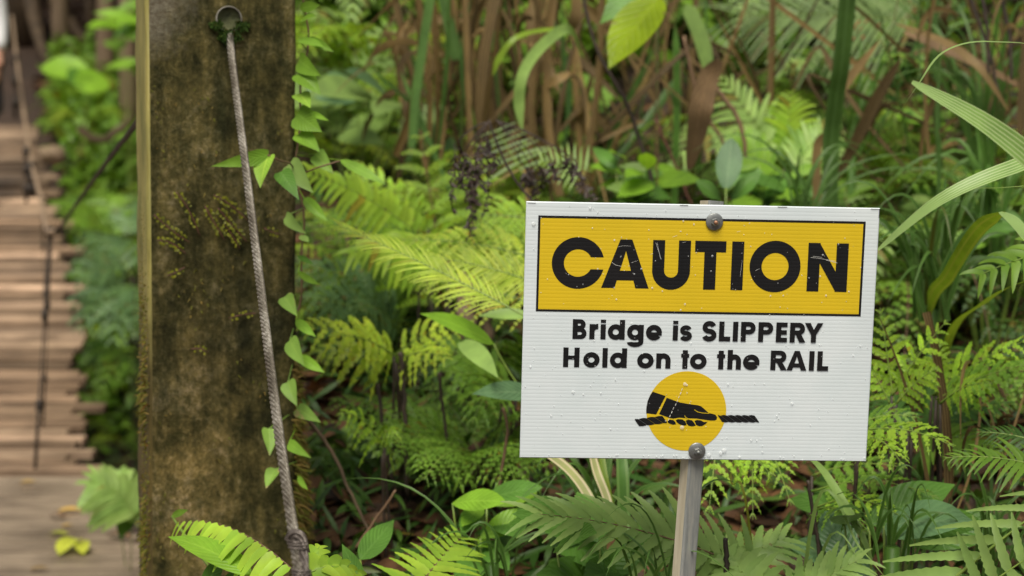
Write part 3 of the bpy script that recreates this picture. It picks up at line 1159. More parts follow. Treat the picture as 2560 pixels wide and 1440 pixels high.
def build_post():
    nz_, nx_ = 150, 26
    hw = postw / 2
    zb, zt = 0.2, 2.6
    dep = 0.24
    me = bpy.data.meshes.new('post_body')
    bm = bmesh.new()
    hole = (0.0, 0.0)
    # section outline with small bevels, stacked in z
    bev = 0.006
    sec = []
    N = 22
    for i in range(N + 1):
        sec.append((-hw + bev + (2 * hw - 2 * bev) * i / N, 0, 0))
    for i in range(1, 13):
        sec.append((hw, bev + (dep - 2 * bev) * (i - 1) / 11, 2))
    for i in range(5):
        sec.append((hw - bev - (2 * hw - 2 * bev) * i / 4, dep, 0))
    for i in range(1, 13):
        sec.append((-hw, dep - bev - (dep - 2 * bev) * (i - 1) / 11, 1))
    rows = []
    for k in range(nz_ + 1):
        z = zb + (zt - zb) * k / nz_
        wide = 1.0 + 0.03 * sstep(1.1, 0.5, z)
        row = []
        for (x, y, s_) in sec:
            nn = noise.noise(V((x * 9, y * 9, z * 7))) * .0035 + noise.noise(V((x * 40, y * 40, z * 34))) * .0014
            row.append(bm.verts.new(pw(x * wide + (nn if s_ else 0), y + (nn if not s_ else 0), z)))
        rows.append(row)
    m = len(sec)
    for k in range(nz_):
        for i in range(m):
            j = (i + 1) % m
            f = bm.faces.new((rows[k][i], rows[k][j], rows[k + 1][j], rows[k + 1][i]))
            f.smooth = True
            cx_ = (sec[i][0] + sec[j][0]) / 2
            if cx_ < -hw + bev * .6:
                f.material_index = 1
    bm.faces.new(rows[-1])
    bm.faces.new(list(reversed(rows[0])))
    bmesh.ops.recalc_face_normals(bm, faces=bm.faces)
    loc = V(post.location)
    bmesh.ops.translate(bm, vec=-loc, verts=bm.verts)
    bm.to_mesh(me)
    bm.free()
    me.materials.append(MATS['post_weathered'])
    me.materials.append(MATS['post_side'])
    o = bpy.data.objects.new('post_body', me)
    COL.objects.link(o)
    # drill the pipe hole
    hp = onface(572, 48)
    hr = 29 / FPX * PD
    cut = MB()
    cut.tube([hp - bdir * 0.05, hp + bdir * 0.14], hr, 24)
    co = cut.build('cutter', 'stem_dark', None, False)
    bpy.context.view_layer.update()
    o.location = loc
    md = o.modifiers.new('hole', 'BOOLEAN')
    md.operation = 'DIFFERENCE'
    md.object = co
    md.solver = 'EXACT'
    bpy.context.view_layer.update()
    dg = bpy.context.evaluated_depsgraph_get()
    me2 = bpy.data.meshes.new_from_object(o.evaluated_get(dg))
    o.modifiers.clear()
    o.data = me2
    while len(me2.materials) > 2:
        me2.materials.pop()
    bpy.data.objects.remove(co)
    o.location = (0, 0, 0)
    o.parent = post
    # pipe ring
    q = MB()
    rings = [(hr * 1.10, -0.006), (hr * 1.13, -0.008), (hr * 1.0, -0.008), (hr * .97, 0.10)]
    vs, fs = [], []
    for rr, yy in [(hr * 1.13, 0.006)] + [(hr * 1.10, -0.006), (hr * 1.0, -0.006), (hr * .985, 0.11)]:
        for k in range(36):
            a = 2 * math.pi * k / 36
            vs.append(hp + bright * (rr * math.cos(a)) + V((0, 0, 1)) * (rr * math.sin(a)) + bdir * yy)
    for i in range(3):
        for k in range(36):
            j = (k + 1) % 36
            fs.append((i * 36 + k, i * 36 + j, (i + 1) * 36 + j, (i + 1) * 36 + k))
    q.add(vs, fs)
    q.build('pipe_ring', 'pipe_metal', post)
    q = MB()      # wet green algae filling the pipe
    vs = [hp + bdir * .008]
    for rr, yy in ((.5, .007), (.97, .006), (.985, .05)):
        for k in range(24):
            a = 2 * math.pi * k / 24
            vs.append(hp + bright * (hr * rr * math.cos(a)) + V((0, 0, hr * rr * math.sin(a))) + bdir * yy)
    fs = [(0, 1 + k, 1 + (k + 1) % 24) for k in range(24)]
    for i in range(2):
        fs += [(1 + i * 24 + k, 1 + i * 24 + (k + 1) % 24, 25 + i * 24 + (k + 1) % 24, 25 + i * 24 + k) for k in range(24)]
    q.add(vs, fs)
    q.build('pipe_filling', 'algae', post, False)
    # moss cushions: short curved strands
    mo, mb_, mg = MB(), MB(), MB()
    rnd = random.Random(11)

    def strand(mbx, p, out, ln, wd):
        d = (out + V((rnd.uniform(-.6, .6), rnd.uniform(-.5, .5), rnd.uniform(-.7, .6)))).normalized()
        e = p + d * ln + V((0, 0, -ln * rnd.uniform(0, .7)))
        c = p + d * ln * .6
        mbx.ribbon(bez(p, c, e, 3), [wd, wd * 1.1, wd * .8, wd * .15], V((rnd.uniform(-1, 1), -1, rnd.uniform(-.5, 1))), .2)
    hwb = hw * 1.03
    for _ in range(3600):     # right edge, thickest low down
        z = 0.45 + (1.02 - 0.45) * rnd.random() ** 1.25
        thick = 0.010 + 0.034 * sstep(1.05, 0.6, z) * (0.6 + .6 * noise.noise(V((0, 0, z * 9))))
        p = pw(hwb + rnd.uniform(-.012, .004), rnd.uniform(-.004, .06), z)
        strand(mb_ if rnd.random() < .6 else mo, p, bright + bdir * rnd.uniform(-.7, .1), rnd.uniform(.5, 1.5) * thick, .0012)
    for _ in range(1500):     # left edge
        z = rnd.uniform(0.5, 1.30)
        k = max(0.1, noise.noise(V((3, 1, z * 8))) + .45) * sstep(1.34, .85, z)
        p = pw(-hwb + rnd.uniform(-.004, .006), rnd.uniform(-.004, dep * .5), z)
        strand(mo if rnd.random() < .7 else mb_, p, -bright + bdir * rnd.uniform(-.7, .1), rnd.uniform(.3, 1.3) * .018 * k, .0012)
    for _ in range(900):      # patches scattered on the front
        x = rnd.uniform(-hw * .95, hw * .95)
        z = rnd.uniform(0.5, 1.5)
        if noise.noise(V((x * 13, 2, z * 10))) < .22:
            continue
        strand(mo if rnd.random() < .6 else mb_, pw(x, -.001, z), -bdir, rnd.uniform(.003, .010), .001)
    for _ in range(1500):     # vivid moss below the pipe ring
        a = rnd.uniform(.1, .9) * math.pi
        rr = hr * rnd.uniform(1.0, 2.0)
        if rnd.random() < .35:
            rr = hr * rnd.uniform(.9, 1.5)
        p = hp + bright * (rr * .95 * math.cos(a)) + V((0, 0, -rr * math.sin(a) * (1.0 if abs(math.cos(a)) < .6 else .6))) - bdir * .002
        strand(mg, p, -bdir + V((0, 0, .3)), rnd.uniform(.003, .011), .0011)
    for nm, mbx, mt in (('moss', mo, 'moss'), ('moss', mb_, 'moss_brown'), ('moss', mg, 'moss_green')):
        ob = mbx.build(nm, mt, post)
        ob['kind'] = 'stuff'


build_post()

# ---------------------------------------------------------------- steel wire rope in front of the post
def rope_path():
    top = onface(575, 84, .004)
    pts = [top, onface(580, 150, .035), P(608, 370, 2.72), P(648, 690, 2.46), P(690, 1030, 2.16), P(735, 1345, 1.95), P(750, 1450, 1.88), P(775, 1640, 1.78)]
    out = []
    for i in range(len(pts) - 1):
        a = pts[max(0, i - 1)]; b = pts[i]; c = pts[i + 1]; d = pts[min(len(pts) - 1, i + 2)]
        for k in range(40):
            t = k / 40
            out.append(0.5 * ((2 * b) + (c - a) * t + (2 * a - 5 * b + 4 * c - d) * t * t + (3 * b - a - 3 * c + d) * t ** 3))
    out.append(pts[-1])
    # resample at equal steps
    res, acc, step = [out[0]], 0.0, 0.004
    for i in range(1, len(out)):
        seg = (out[i] - out[i - 1])
        L = seg.length
        pos = step - acc
        while pos <= L:
            res.append(out[i - 1] + seg * (pos / L))
            pos += step
        acc = (acc + L) % step if L + acc >= step else acc + L
    return res


def twisted(mb, path, R, strands, lay, sides=7, taper=None):
    n = len(path)
    frames = []
    nr = None
    for i in range(n):
        t = (path[min(n - 1, i + 1)] - path[max(0, i - 1)]).normalized()
        if nr is None:
            nr = t.orthogonal().normalized()
        nr = (nr - t * nr.dot(t)).normalized()
        frames.append((nr.copy(), t.cross(nr)))
    rs = R / (1 + 1 / math.sin(math.pi / strands)) * 0.98
    rc = R - rs
    s_ = [0.0]
    for i in range(1, n):
        s_.append(s_[-1] + (path[i] - path[i - 1]).length)
    for k in range(strands):
        pts, rad = [], []
        for i in range(n):
            a = 2 * math.pi * (k / strands - s_[i] / lay)
            sc = taper(i / (n - 1)) if taper else 1
            pts.append(path[i] + (frames[i][0] * math.cos(a) + frames[i][1] * math.sin(a)) * rc * sc)
            rad.append(rs * sc)
        mb.tube(pts, rad, sides)
    mb.tube(path[::4] + [path[-1]], rc * .8, 5, 1)


def build_rope():
    path = rope_path()
    cable = thing('steel_cable', 'twisted grey steel cable slanting down in front of the post', 'cable', path[0])
    mb = MB()
    twisted(mb, path, 0.0067, 6, 0.066)
    mb.build('wire_strands', ['wire_rope', 'dark_iron'], cable)
    # spliced eye at the foot: returned end bent over and seized together with wire
    q = MB()
    a = [P(724, 1352, 1.945), P(731, 1338, 1.94), P(745, 1337, 1.935), P(756, 1352, 1.93), P(759, 1390, 1.915), P(762, 1450, 1.88), P(786, 1640, 1.775)]
    sm = []
    for i in range(len(a) - 1):
        p0, p1, p2, p3 = a[max(0, i - 1)], a[i], a[i + 1], a[min(len(a) - 1, i + 2)]
        for k in range(14):
            t = k / 14
            sm.append(0.5 * ((2 * p1) + (p2 - p0) * t + (2 * p0 - 5 * p1 + 4 * p2 - p3) * t * t + (3 * p1 - p0 - 3 * p2 + p3) * t ** 3))
    twisted(q, sm, 0.0062, 5, 0.08)
    q.build('spliced_end', ['splice_dark', 'dark_iron'], cable)
    q = MB()
    for z0, z1 in ((1356, 1372), (1428, 1444), (1500, 1520)):
        for k in range(3):
            yy = z0 + (z1 - z0) * k / 2
            d = 1.93 - (yy - 1350) / 290 * .15
            cx_ = 742 + (yy - 1350) * .14
            c = P(cx_, yy, d)
            pts = []
            for j in range(13):
                t = 2 * math.pi * j / 12
                pts.append(c + RT * (0.0108 * math.cos(t)) + FW * (0.0072 * math.sin(t)) + UP * (.002 * math.sin(t * .5)))
            q.tube(pts, 0.0011, 5)
    q.build('seizing_wire', 'splice_dark', cable)


build_rope()

# ---------------------------------------------------------------- footbridge
def deck_z(y):
    if y < 6.45:
        return 0.0
    tab = [(6.45, 0.0), (7.2, 0.02), (8.0, 0.10), (9.4, 0.36), (10.8, 0.69), (12.3, 1.23), (13, 1.5)]
    for (a, za), (b, zb) in zip(tab, tab[1:]):
        if y <= b:
            return za + (zb - za) * (y - a) / (b - a)
    return 1.5


def deck_edge(y):
    tab = [(6.3, -1.62), (7.0, -1.80), (8.0, -2.07), (9.4, -2.47), (10.8, -2.90), (12.3, -3.44), (13, -3.7)]
    for (a, xa), (b, xb) in zip(tab, tab[1:]):
        if y <= b:
            return xa + (xb - xa) * (y - a) / (b - a)
    return -3.7


def build_bridge():
    rnd = random.Random(5)
    br = thing('footbridge', 'slatted wooden suspension footbridge climbing away at far left', 'bridge', (-2.2, 6.5, 0))
    mb = MB()
    y = 6.5
    i = 0
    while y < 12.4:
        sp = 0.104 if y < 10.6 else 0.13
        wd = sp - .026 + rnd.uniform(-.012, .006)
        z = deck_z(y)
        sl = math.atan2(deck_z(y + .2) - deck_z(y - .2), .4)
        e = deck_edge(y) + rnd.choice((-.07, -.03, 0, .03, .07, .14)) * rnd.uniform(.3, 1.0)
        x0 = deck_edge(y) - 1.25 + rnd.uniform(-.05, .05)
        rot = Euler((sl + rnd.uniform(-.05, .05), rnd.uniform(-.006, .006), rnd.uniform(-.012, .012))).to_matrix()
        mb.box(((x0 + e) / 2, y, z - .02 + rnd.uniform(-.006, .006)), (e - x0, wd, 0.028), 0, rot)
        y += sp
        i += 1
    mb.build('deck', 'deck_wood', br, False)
    # bearers below the slats
    mb = MB()
    for off in (0.18, 1.05):
        pts = [V((deck_edge(yy) - off, yy, deck_z(yy) - .085)) for yy in [6.4 + .4 * k for k in range(16)]]
        mb.tube(pts, .035, 6)
    mb.build('bearer', 'dark_iron', br)
    # hand cable: from the post's far side down to mid span and up to the far bank; suspenders
    for side in (0, 1):
        off = V((-1.2, 0, 0)) * side
        a = P(352, 296, 3.25) + off * (1 if side == 0 else 1)
        if side == 0:
            key = [P(352, 296, 3.22), P(262, 412, 4.3), P(190, 512, 5.4), P(150, 568, 6.2), P(118, 575, 6.9), P(104, 500, 8.6), P(82, 420, 9.6), P(62, 300, 10.6), P(42, 150, 11.6), P(30, 40, 12.4)]
        else:
            key = [V((deck_edge(yy) - 1.22, yy, deck_z(yy) + .95)) for yy in (6.4, 7.4, 8.4, 9.4, 10.4, 11.4, 12.3)]
        sm = []
        for i in range(len(key) - 1):
            p0, p1, p2, p3 = key[max(0, i - 1)], key[i], key[i + 1], key[min(len(key) - 1, i + 2)]
            for k in range(8):
                t = k / 8
                sm.append(0.5 * ((2 * p1) + (p2 - p0) * t + (2 * p0 - 5 * p1 + 4 * p2 - p3) * t * t + (3 * p1 - p0 - 3 * p2 + p3) * t ** 3))
        sm.append(key[-1])
        if side == 0:
            mb = MB(); mb.tube(sm[:28], .006, 7); mb.build('hand_cable', 'dark_iron', br)
            mb = MB(); mb.tube(sm[27:], .011, 7); mb.build('hand_cable_pale', 'cable_reflection', br)  # far run of the same cable, its reflection painted as a paler colour
        else:
            mb = MB(); mb.tube(sm, .014, 7); mb.build('hand_cable_pale', 'cable_reflection', br)

    def susp(top, bot, r):
        q = MB()
        q.tube([top, top.lerp(bot, .35), top.lerp(bot, .36), top.lerp(bot, .62), top.lerp(bot, .75), bot], [r * .8, r * .8, r * .5, r * .5, r, r], 6)
        for t in (.0, .36, .74):
            c = top.lerp(bot, t)
            q.box(c, (r * 2.6, r * 2.6, r * 5))
        q.build('suspender', 'dark_iron', br)
    susp(P(124, 580, 6.75), P(88, 1172, 6.48), .008)
    susp(P(128, 585, 6.9), V((deck_edge(7.2) - .16, 7.2, deck_z(7.2))), .006)
    susp(P(104, 500, 8.6), V((deck_edge(8.7) - .13, 8.7, deck_z(8.7))), .006)
    susp(P(66, 380, 9.9), P(66, 506, 9.9), .012)
    susp(P(78, 420, 9.6), P(82, 492, 9.6), .012)
    susp(P(40, 150, 11.6), P(38, 296, 11.6), .014)
    for yy in (6.6, 8.2, 9.8, 11.4):
        susp(V((deck_edge(yy) - 1.22, yy, deck_z(yy) + .95)), V((deck_edge(yy) - 1.2, yy, deck_z(yy))), .008)
    # near landing
    bw = thing('boardwalk', 'damp grooved brown boardwalk landing at bottom left', 'boardwalk', (-2.3, 5, 0))
    mb = MB()

    def bedge(y):
        return -1.60 + (6.35 - y) * .42 if y > 5.0 else -1.03 + (5.0 - y) * .1
    y = 6.34
    k = 0
    while y > 2.2:
        wd = (0.30 if k < 2 else 0.105)
        e = bedge(y - wd / 2) + rnd.uniform(-.03, .03)
        x0 = -4.2
        mb.box(((x0 + e) / 2, y - wd / 2, -.028 + rnd.uniform(-.003, .003)), (e - x0, wd - (.008 if k < 2 else .012), .05), 0,
               Euler((rnd.uniform(-.01, .01), 0, rnd.uniform(-.004, .004))).to_matrix())
        y -= wd
        k += 1
    mb.build('boards', 'boardwalk_wood', bw, False)
    mb = MB()
    for x in (-3.6, -2.4, -1.75):
        mb.box((x, 4.3, -.10), (.09, 4.0, .09))
    mb.build('joist', 'bark', bw, False)


build_bridge()


# ---------------------------------------------------------------- plant builders
def leaf(mb, a, b, width, nrm, shape='lance', arch=0.12, fold=0.25, segs=9, mi=0, droop=0.0):
    L = (b - a).length
    c = (a + b) / 2 + nrm.normalized() * (arch * L) + V((0, 0, droop * L))
    pts = bez(a, c, b, segs)
    ws = []
    for i in range(segs + 1):
        t = i / segs
        if shape == 'heart':
            w_ = min(1, (t + .10) / .22) ** .6 * (1 - t) ** .85 * (1 + .3 * math.sin(t * 3)) * 1.15
        elif shape == 'oval':
            w_ = math.sin(math.pi * min(1, t * .96 + .04)) ** .65
        elif shape == 'blade':
            w_ = min(1, t * 3 + .55) * (1 - t ** 3) ** 1.0
        elif shape == 'acum':
            w_ = math.sin(math.pi * min(1, t ** .75)) ** .8 * (1 if t < .75 else max(.0, 1 - (t - .75) * 1.5))
        else:
            w_ = math.sin(math.pi * (t * .97 + .02)) ** .9
        ws.append(max(0.015, w_) * width)
    ws[-1] = width * .015
    mb.ribbon(pts, ws, nrm, fold, mi, wob=0.0)


def frond(mb, pts, nrm, width, pairs, style='B', stalk=0.15, a0=62, a1=32, droop=0.15, rad=0.0025, sides=(1, -1), rnd=random, pw_=None, fold=.2, nrm_jit=.15, prof='lance', mi=0, ms=1, pl_=None, m_=None):
    """pts = (base, ctrl, tip). leaflets on both sides of the rachis, rachis tube with material index ms"""
    n = 20
    path = bez(pts[0], pts[1], pts[2], n)
    mb.tube(path, [rad * (1 - .75 * i / n) for i in range(n + 1)], 4, ms)

    def at(t):
        f = min(n - 1e-6, t * n)
        i = int(f)
        return path[i].lerp(path[i + 1], f - i), (path[i + 1] - path[i]).normalized()
    for i in range(pairs):
        u = (i + .5) / pairs
        t = stalk + (1 - stalk) * u
        p, T = at(t)
        N = nrm - T * nrm.dot(T)
        N = N.normalized() if N.length > 1e-3 else T.orthogonal().normalized()
        Sd = T.cross(N)
        if prof == 'lance':
            pr = min(1, (u + .22) / .42) ** .8 * max(.04, (1 - u)) ** .62
        elif prof == 'tri':
            pr = max(.05, 1 - u) ** .8
        else:
            pr = min(1, (u + .5) / .6) * max(.3, 1 - u * u) ** .5
        L = width * pr * rnd.uniform(.88, 1.1)
        ang = R_(a0 + (a1 - a0) * u)
        for sg in sides:
            d = (Sd * (sg * math.sin(ang)) + T * math.cos(ang) + N * rnd.uniform(-nrm_jit, nrm_jit)).normalized()
            tip = p + d * L + V((0, 0, -droop * L * rnd.uniform(.7, 1.3)))
            c = p + d * (L * .55) + N * (L * .06)
            N2 = (N + V((rnd.uniform(-.2, .2), rnd.uniform(-.2, .2), rnd.uniform(-.2, .2)))).normalized()
            if style in ('A', 'P', 'L'):
                segs = (24 if L > .09 else 14) if style == 'A' else (8 if style == 'P' else 5)
                pp = bez(p, c, tip, segs)
                bw_ = pw_ if pw_ else {'A': .115, 'P': .15, 'L': .045}[style]
                ws = []
                for k in range(segs + 1):
                    q = k / segs
                    w_ = min(1, q * 4 + .55) * (1 - q) ** .55
                    if style == 'A':
                        w_ *= 1.0 if k % 2 else .80
                    ws.append(max(.02, w_) * bw_ * L)
                ws[-1] = .01 * L
                mb.ribbon(pp, ws, N2, fold, mi)
            else:
                m = max(4, int(m_ * (L / width) ** .5)) if m_ else max(5, int(9 * (L / width) ** .6)) if style == 'B' else max(4, int(6 * (L / width) ** .6))
                pp = bez(p, c, tip, m)
                T2 = (tip - p).normalized()
                S2 = T2.cross(N2).normalized()
                vs, fs, uv = [], [], []
                mb.tube([pp[0], pp[m // 2], pp[-1]], [.0009, .0007, .0003], 3, ms, False)
                lw = L * (pl_ if pl_ else .19) * (.42 if (m_ or 9) <= 7 else .10)
                mb.ribbon(pp, [max(.0004, lw * min(1, .5 + 3 * k / m) * (1 - .9 * k / m)) for k in range(m + 1)], N2, .12, mi)
                for k in range(m):
                    q = (k + .35) / m
                    pl = L * (pl_ if pl_ else (.19 if style == 'B' else .26)) * (min(1, q * 3 + .55)) * (1 - q * .82)
                    hw_ = L / m * ((.5 if m_ <= 7 else .36) if m_ else .40 if style == 'B' else .46)
                    pk = pp[k].lerp(pp[k + 1], .35)
                    for s2 in (1, -1):
                        dd = (S2 * s2 * .74 + T2 * .85 + N2 * rnd.uniform(-.12, .12)).normalized()
                        e = dd.cross(N2).normalized() * hw_
                        o = len(vs)
                        lift = N2 * (pl * .10)
                        vs += [pk, pk + dd * pl * .30 + e + lift, pk + dd * pl * .64 + e * .5 + lift, pk + dd * pl, pk + dd * pl * .6 - e * .66 + lift, pk + dd * pl * .25 - e + lift]
                        fs += [(o, o + 1, o + 2, o + 3), (o, o + 3, o + 4, o + 5)]
                # terminal leaflet
                o = len(vs)
                e = S2 * L * .05
                pe = pp[-2]
                vs += [pe, pe + T2 * L * .08 + e, tip + T2 * L * .06, pe + T2 * L * .08 - e]
                fs += [(o, o + 1, o + 2), (o, o + 2, o + 3)]
                mb.add(vs, fs, None, mi)
    # end leaflet
    p, T = at(.999)


CAMP = V((0, 0, CAMZ))


def toward(p, up=.9):
    v = (CAMP - p)
    v.z = 0
    return (v.normalized() + V((0, 0, up))).normalized()


def fern(label, mat, fronds, group=None, stem='stem_green', name='fern', base=None, cat='fern'):
    """fronds: dicts with px points (bx,by,bd),(tx,ty,td), arch, w (m), n, st, ..."""
    first = fronds[0]
    b0 = P(*first['b']) if base is None else base
    foot = V((b0.x, b0.y, H(b0.x, b0.y)))
    t = thing(name, label, cat, foot, group)
    q = MB()
    anyst = False
    for f in fronds:
        a, e = P(*f['b']), P(*f['t'])
        c = (a + e) / 2 + V((0, 0, f.get('arch', .15) * (e - a).length)) + RT * (f.get('bend', 0) * (e - a).length)
        mb = MB()
        nr = f.get('nrm')
        nr = V(nr) if nr else toward((a + e) / 2, f.get('up', .9))
        frond(mb, (a, c, e), nr, f['w'], max(6, int(f['n'] * .68)) if f.get('st', 'B') == 'B' and not f.get('keep') else f['n'], f.get('st', 'B'), f.get('stalk', .08), f.get('a0', 62), f.get('a1', 32), f.get('droop', .2), f.get('rad', .0022), f.get('sides', (1, -1)), random, f.get('pw'), f.get('fold', .2), .15, f.get('prof', 'lance'), 0, 1, f.get('pl', .24 if f.get('st', 'B') == 'B' else None), f.get('m', 6 if f.get('st', 'B') == 'B' else None))
        o = mb.build('frond', [f.get('mat', mat), f.get('stem', stem)], t)
        # stalk down to the ground
        g = foot + V((U(-.05, .05), U(-.05, .05), -.02))
        if (a - g).length > .05 and not f.get('nostalk'):
            q.tube(bez(g, V((g.x * .3 + a.x * .7, g.y * .3 + a.y * .7, (g.z + a.z) / 2)), a, 8), [.0035] * 4 + [.003] * 5, 5)
            anyst = True
    if anyst:
        q.build('stalks', 'stem_dark', t)
    return t


def plant(label, cat, name, foot, leaves, group=None, stemmat='stem_green', stem_to=None):
    """leaves: (a,b,width,shape,mat,arch,droop,nrm)"""
    t = thing(name, label, cat, foot, group)
    q = MB()
    for (a, b, wd, shape, mat, arch, up) in leaves:
        mb = MB()
        leaf(mb, a, b, wd, toward(a, up) if not isinstance(up, Vector) else up, shape, arch, .18, 10)
        mb.build('leaf', mat, t)
        q.tube(bez(foot, V((foot.x * .2 + a.x * .8, foot.y * .2 + a.y * .8, (foot.z + a.z * 2) / 3)), a, 6), .0022, 4)
    q.build('stem', stemmat, t)
    return t


# ---- hand placed ferns
D = dict
fern('leafy upright fern with tiered fronds between post and sign', 'fern_bright', [
    D(b=(1120, 760, 4.2), t=(1050, 325, 4.3), w=.21, n=9, arch=.02, up=.8, droop=.30, a0=78, a1=50, pl=.30, m=12, keep=1),
    D(b=(1160, 760, 4.2), t=(1200, 345, 4.35), w=.17, n=8, arch=.02, up=.8, droop=.30, a0=78, a1=50, pl=.30, m=12, keep=1),
    D(b=(1090, 760, 4.2), t=(880, 400, 4.3), w=.17, n=8, arch=.1, up=.9, droop=.30, pl=.30, m=12, keep=1),
    D(b=(1160, 780, 4.2), t=(1340, 480, 4.2), w=.15, n=8, arch=.12, up=.9, droop=.30, pl=.30, m=12, keep=1),
    D(b=(1120, 800, 4.1), t=(1000, 470, 4.0), w=.16, n=8, arch=.1, up=.9, droop=.35, pl=.30, m=12, keep=1),
    D(b=(1140, 800, 4.1), t=(1240, 500, 4.0), w=.15, n=8, arch=.1, up=.9, droop=.35, pl=.30, m=12, keep=1)], stem='twig_red')
fern('yellow green fern fringe sloping down just right of the climbing vine', 'fern_bright', [
    D(b=(1065, 600, 3.9), t=(770, 430, 3.75), w=.085, n=17, st='P', arch=.10, up=.7, droop=.35, a0=78, a1=45, pw=.15, prof='even'),
    D(b=(1050, 640, 4.0), t=(800, 520, 3.95), w=.10, n=13, st='B', arch=.12, up=1.2, droop=.4, mat='fern_mid'),
    D(b=(1070, 560, 4.1), t=(860, 400, 4.1), w=.09, n=14, st='B', arch=.12, up=.8, droop=.35)])
fern('star shaped lime fern frond hanging left of the sign', 'fern_bright', [
    D(b=(1120, 650, 3.75), t=(878, 632, 3.6), w=.09, n=12, st='P', arch=.16, up=.7, droop=.4, a0=70, a1=30, pw=.15, prof='even'),
    D(b=(1120, 690, 3.85), t=(960, 560, 3.8), w=.09, n=12, st='B', arch=.1, up=1.1, droop=.4, mat='fern_mid')])
fern('fine leaved yellow frond on long stalk touching the sign edge', 'fern_yellow', [
    D(b=(1330, 800, 3.1), t=(850, 566, 3.2), w=.075, n=40, st='L', arch=.03, up=1.0, droop=.15, a0=42, a1=20, rad=.0022, stalk=.12, pw=.03, nostalk=1, prof='even'),
    D(b=(1370, 720, 3.3), t=(1050, 640, 3.3), w=.105, n=30, st='L', arch=.08, up=.7, droop=.2, a0=56, a1=26, pw=.035, nostalk=1),
    D(b=(1380, 660, 3.5), t=(1000, 600, 3.5), w=.11, n=12, arch=.10, up=.8, droop=.3, m=10, keep=1, nostalk=1),
    D(b=(1380, 780, 3.45), t=(1030, 700, 3.5), w=.10, n=12, arch=.10, up=.8, droop=.3, m=10, keep=1, nostalk=1),
    D(b=(1370, 560, 3.7), t=(1180, 540, 3.7), w=.10, n=10, arch=.10, up=.8, droop=.3, m=10, keep=1, mat='fern_bright', nostalk=1)], base=P(1420, 1000, 3.2))
fern('bright yellow fern with drooping tips low beside the post', 'fern_yellow', [
    D(b=(1010, 905, 3.5), t=(735, 815, 3.35), w=.105, n=13, st='B', arch=.14, up=.7, droop=.4),
    D(b=(1000, 900, 3.5), t=(830, 840, 3.3), w=.10, n=12, arch=.14, up=.7, droop=.45),
    D(b=(985, 890, 3.5), t=(1155, 810, 3.45), w=.085, n=11, arch=.16, up=.8, droop=.4),
    D(b=(990, 905, 3.45), t=(1120, 900, 3.3), w=.09, n=10, arch=.18, up=.8, droop=.5),
    D(b=(1000, 910, 3.55), t=(760, 890, 3.5), w=.09, n=11, arch=.2, up=.8, droop=.45)])
fern('soft blue green fern fronds in the gap right of the vine', 'fern_bluish', [
    D(b=(1010, 830, 4.1), t=(740, 650, 4.0), w=.15, n=11, arch=.14, up=.8, droop=.35, m=9, keep=1),
    D(b=(1010, 840, 4.1), t=(760, 745, 3.95), w=.15, n=11, arch=.16, up=.8, droop=.35, m=9, keep=1),
    D(b=(1010, 830, 4.15), t=(880, 640, 4.1), w=.14, n=11, arch=.1, up=.8, droop=.35, m=9, keep=1, mat='fern_mid'),
    D(b=(1000, 840, 4.1), t=(900, 770, 3.9), w=.13, n=10, arch=.25, up=.8, droop=.4, m=9, keep=1),
    D(b=(1000, 830, 4.15), t=(800, 560, 4.1), w=.14, n=11, arch=.08, up=.8, droop=.35, m=9, keep=1, mat='fern_mid')])
fern('mid green fern spilling to the lower left sign corner', 'fern_mid', [
    D(b=(1260, 960, 3.6), t=(1050, 850, 3.6), w=.12, n=12, arch=.14, up=1.0, droop=.4),
    D(b=(1290, 980, 3.5), t=(1120, 930, 3.4), w=.12, n=12, arch=.14, up=1.0, droop=.5),
    D(b=(1320, 960, 3.6), t=(1350, 820, 3.5), w=.12, n=12, arch=.10, up=1.0, droop=.4),
    D(b=(1290, 1000, 3.5), t=(1180, 1060, 3.2), w=.12, n=12, arch=.3, up=1.0, droop=.4)])
fern('layered shaded green fern low in the middle below the sign', 'fern_mid', [
    D(b=(1180, 1140, 3.5), t=(830, 1000, 3.5), w=.14, n=14, keep=1, m=8, arch=.12, up=1.3, droop=.3),
    D(b=(1200, 1140, 3.5), t=(920, 1100, 3.3), w=.14, n=14, keep=1, m=8, arch=.14, up=1.3, droop=.3),
    D(b=(1210, 1130, 3.5), t=(1300, 1040, 3.3), w=.14, n=12, keep=1, m=8, arch=.14, up=1.2, droop=.35),
    D(b=(1210, 1150, 3.45), t=(1420, 1120, 3.3), w=.14, n=13, keep=1, m=8, arch=.16, up=1.2, droop=.4),
    D(b=(1190, 1150, 3.4), t=(1060, 1200, 3.1), w=.13, n=12, keep=1, m=8, arch=.22, up=1.1, droop=.4),
    D(b=(1200, 1130, 3.6), t=(1080, 960, 3.7), w=.13, n=12, keep=1, m=8, arch=.1, up=1.0, droop=.4),
    D(b=(1200, 1150, 3.4), t=(1290, 1210, 3.05), w=.13, n=12, keep=1, m=8, arch=.25, up=1.1, droop=.4)])
fern('small lime fern tip hanging over dark stems near the mossy edge', 'fern_yellow', [
    D(b=(960, 1120, 3.3), t=(850, 1035, 3.2), w=.07, n=9, st='B', arch=.3, up=.8, droop=.6, mat='fern_bright'),
    D(b=(955, 1130, 3.3), t=(985, 1085, 3.2), w=.06, n=8, st='B', arch=.4, up=.8, droop=.9, mat='fern_bright')])
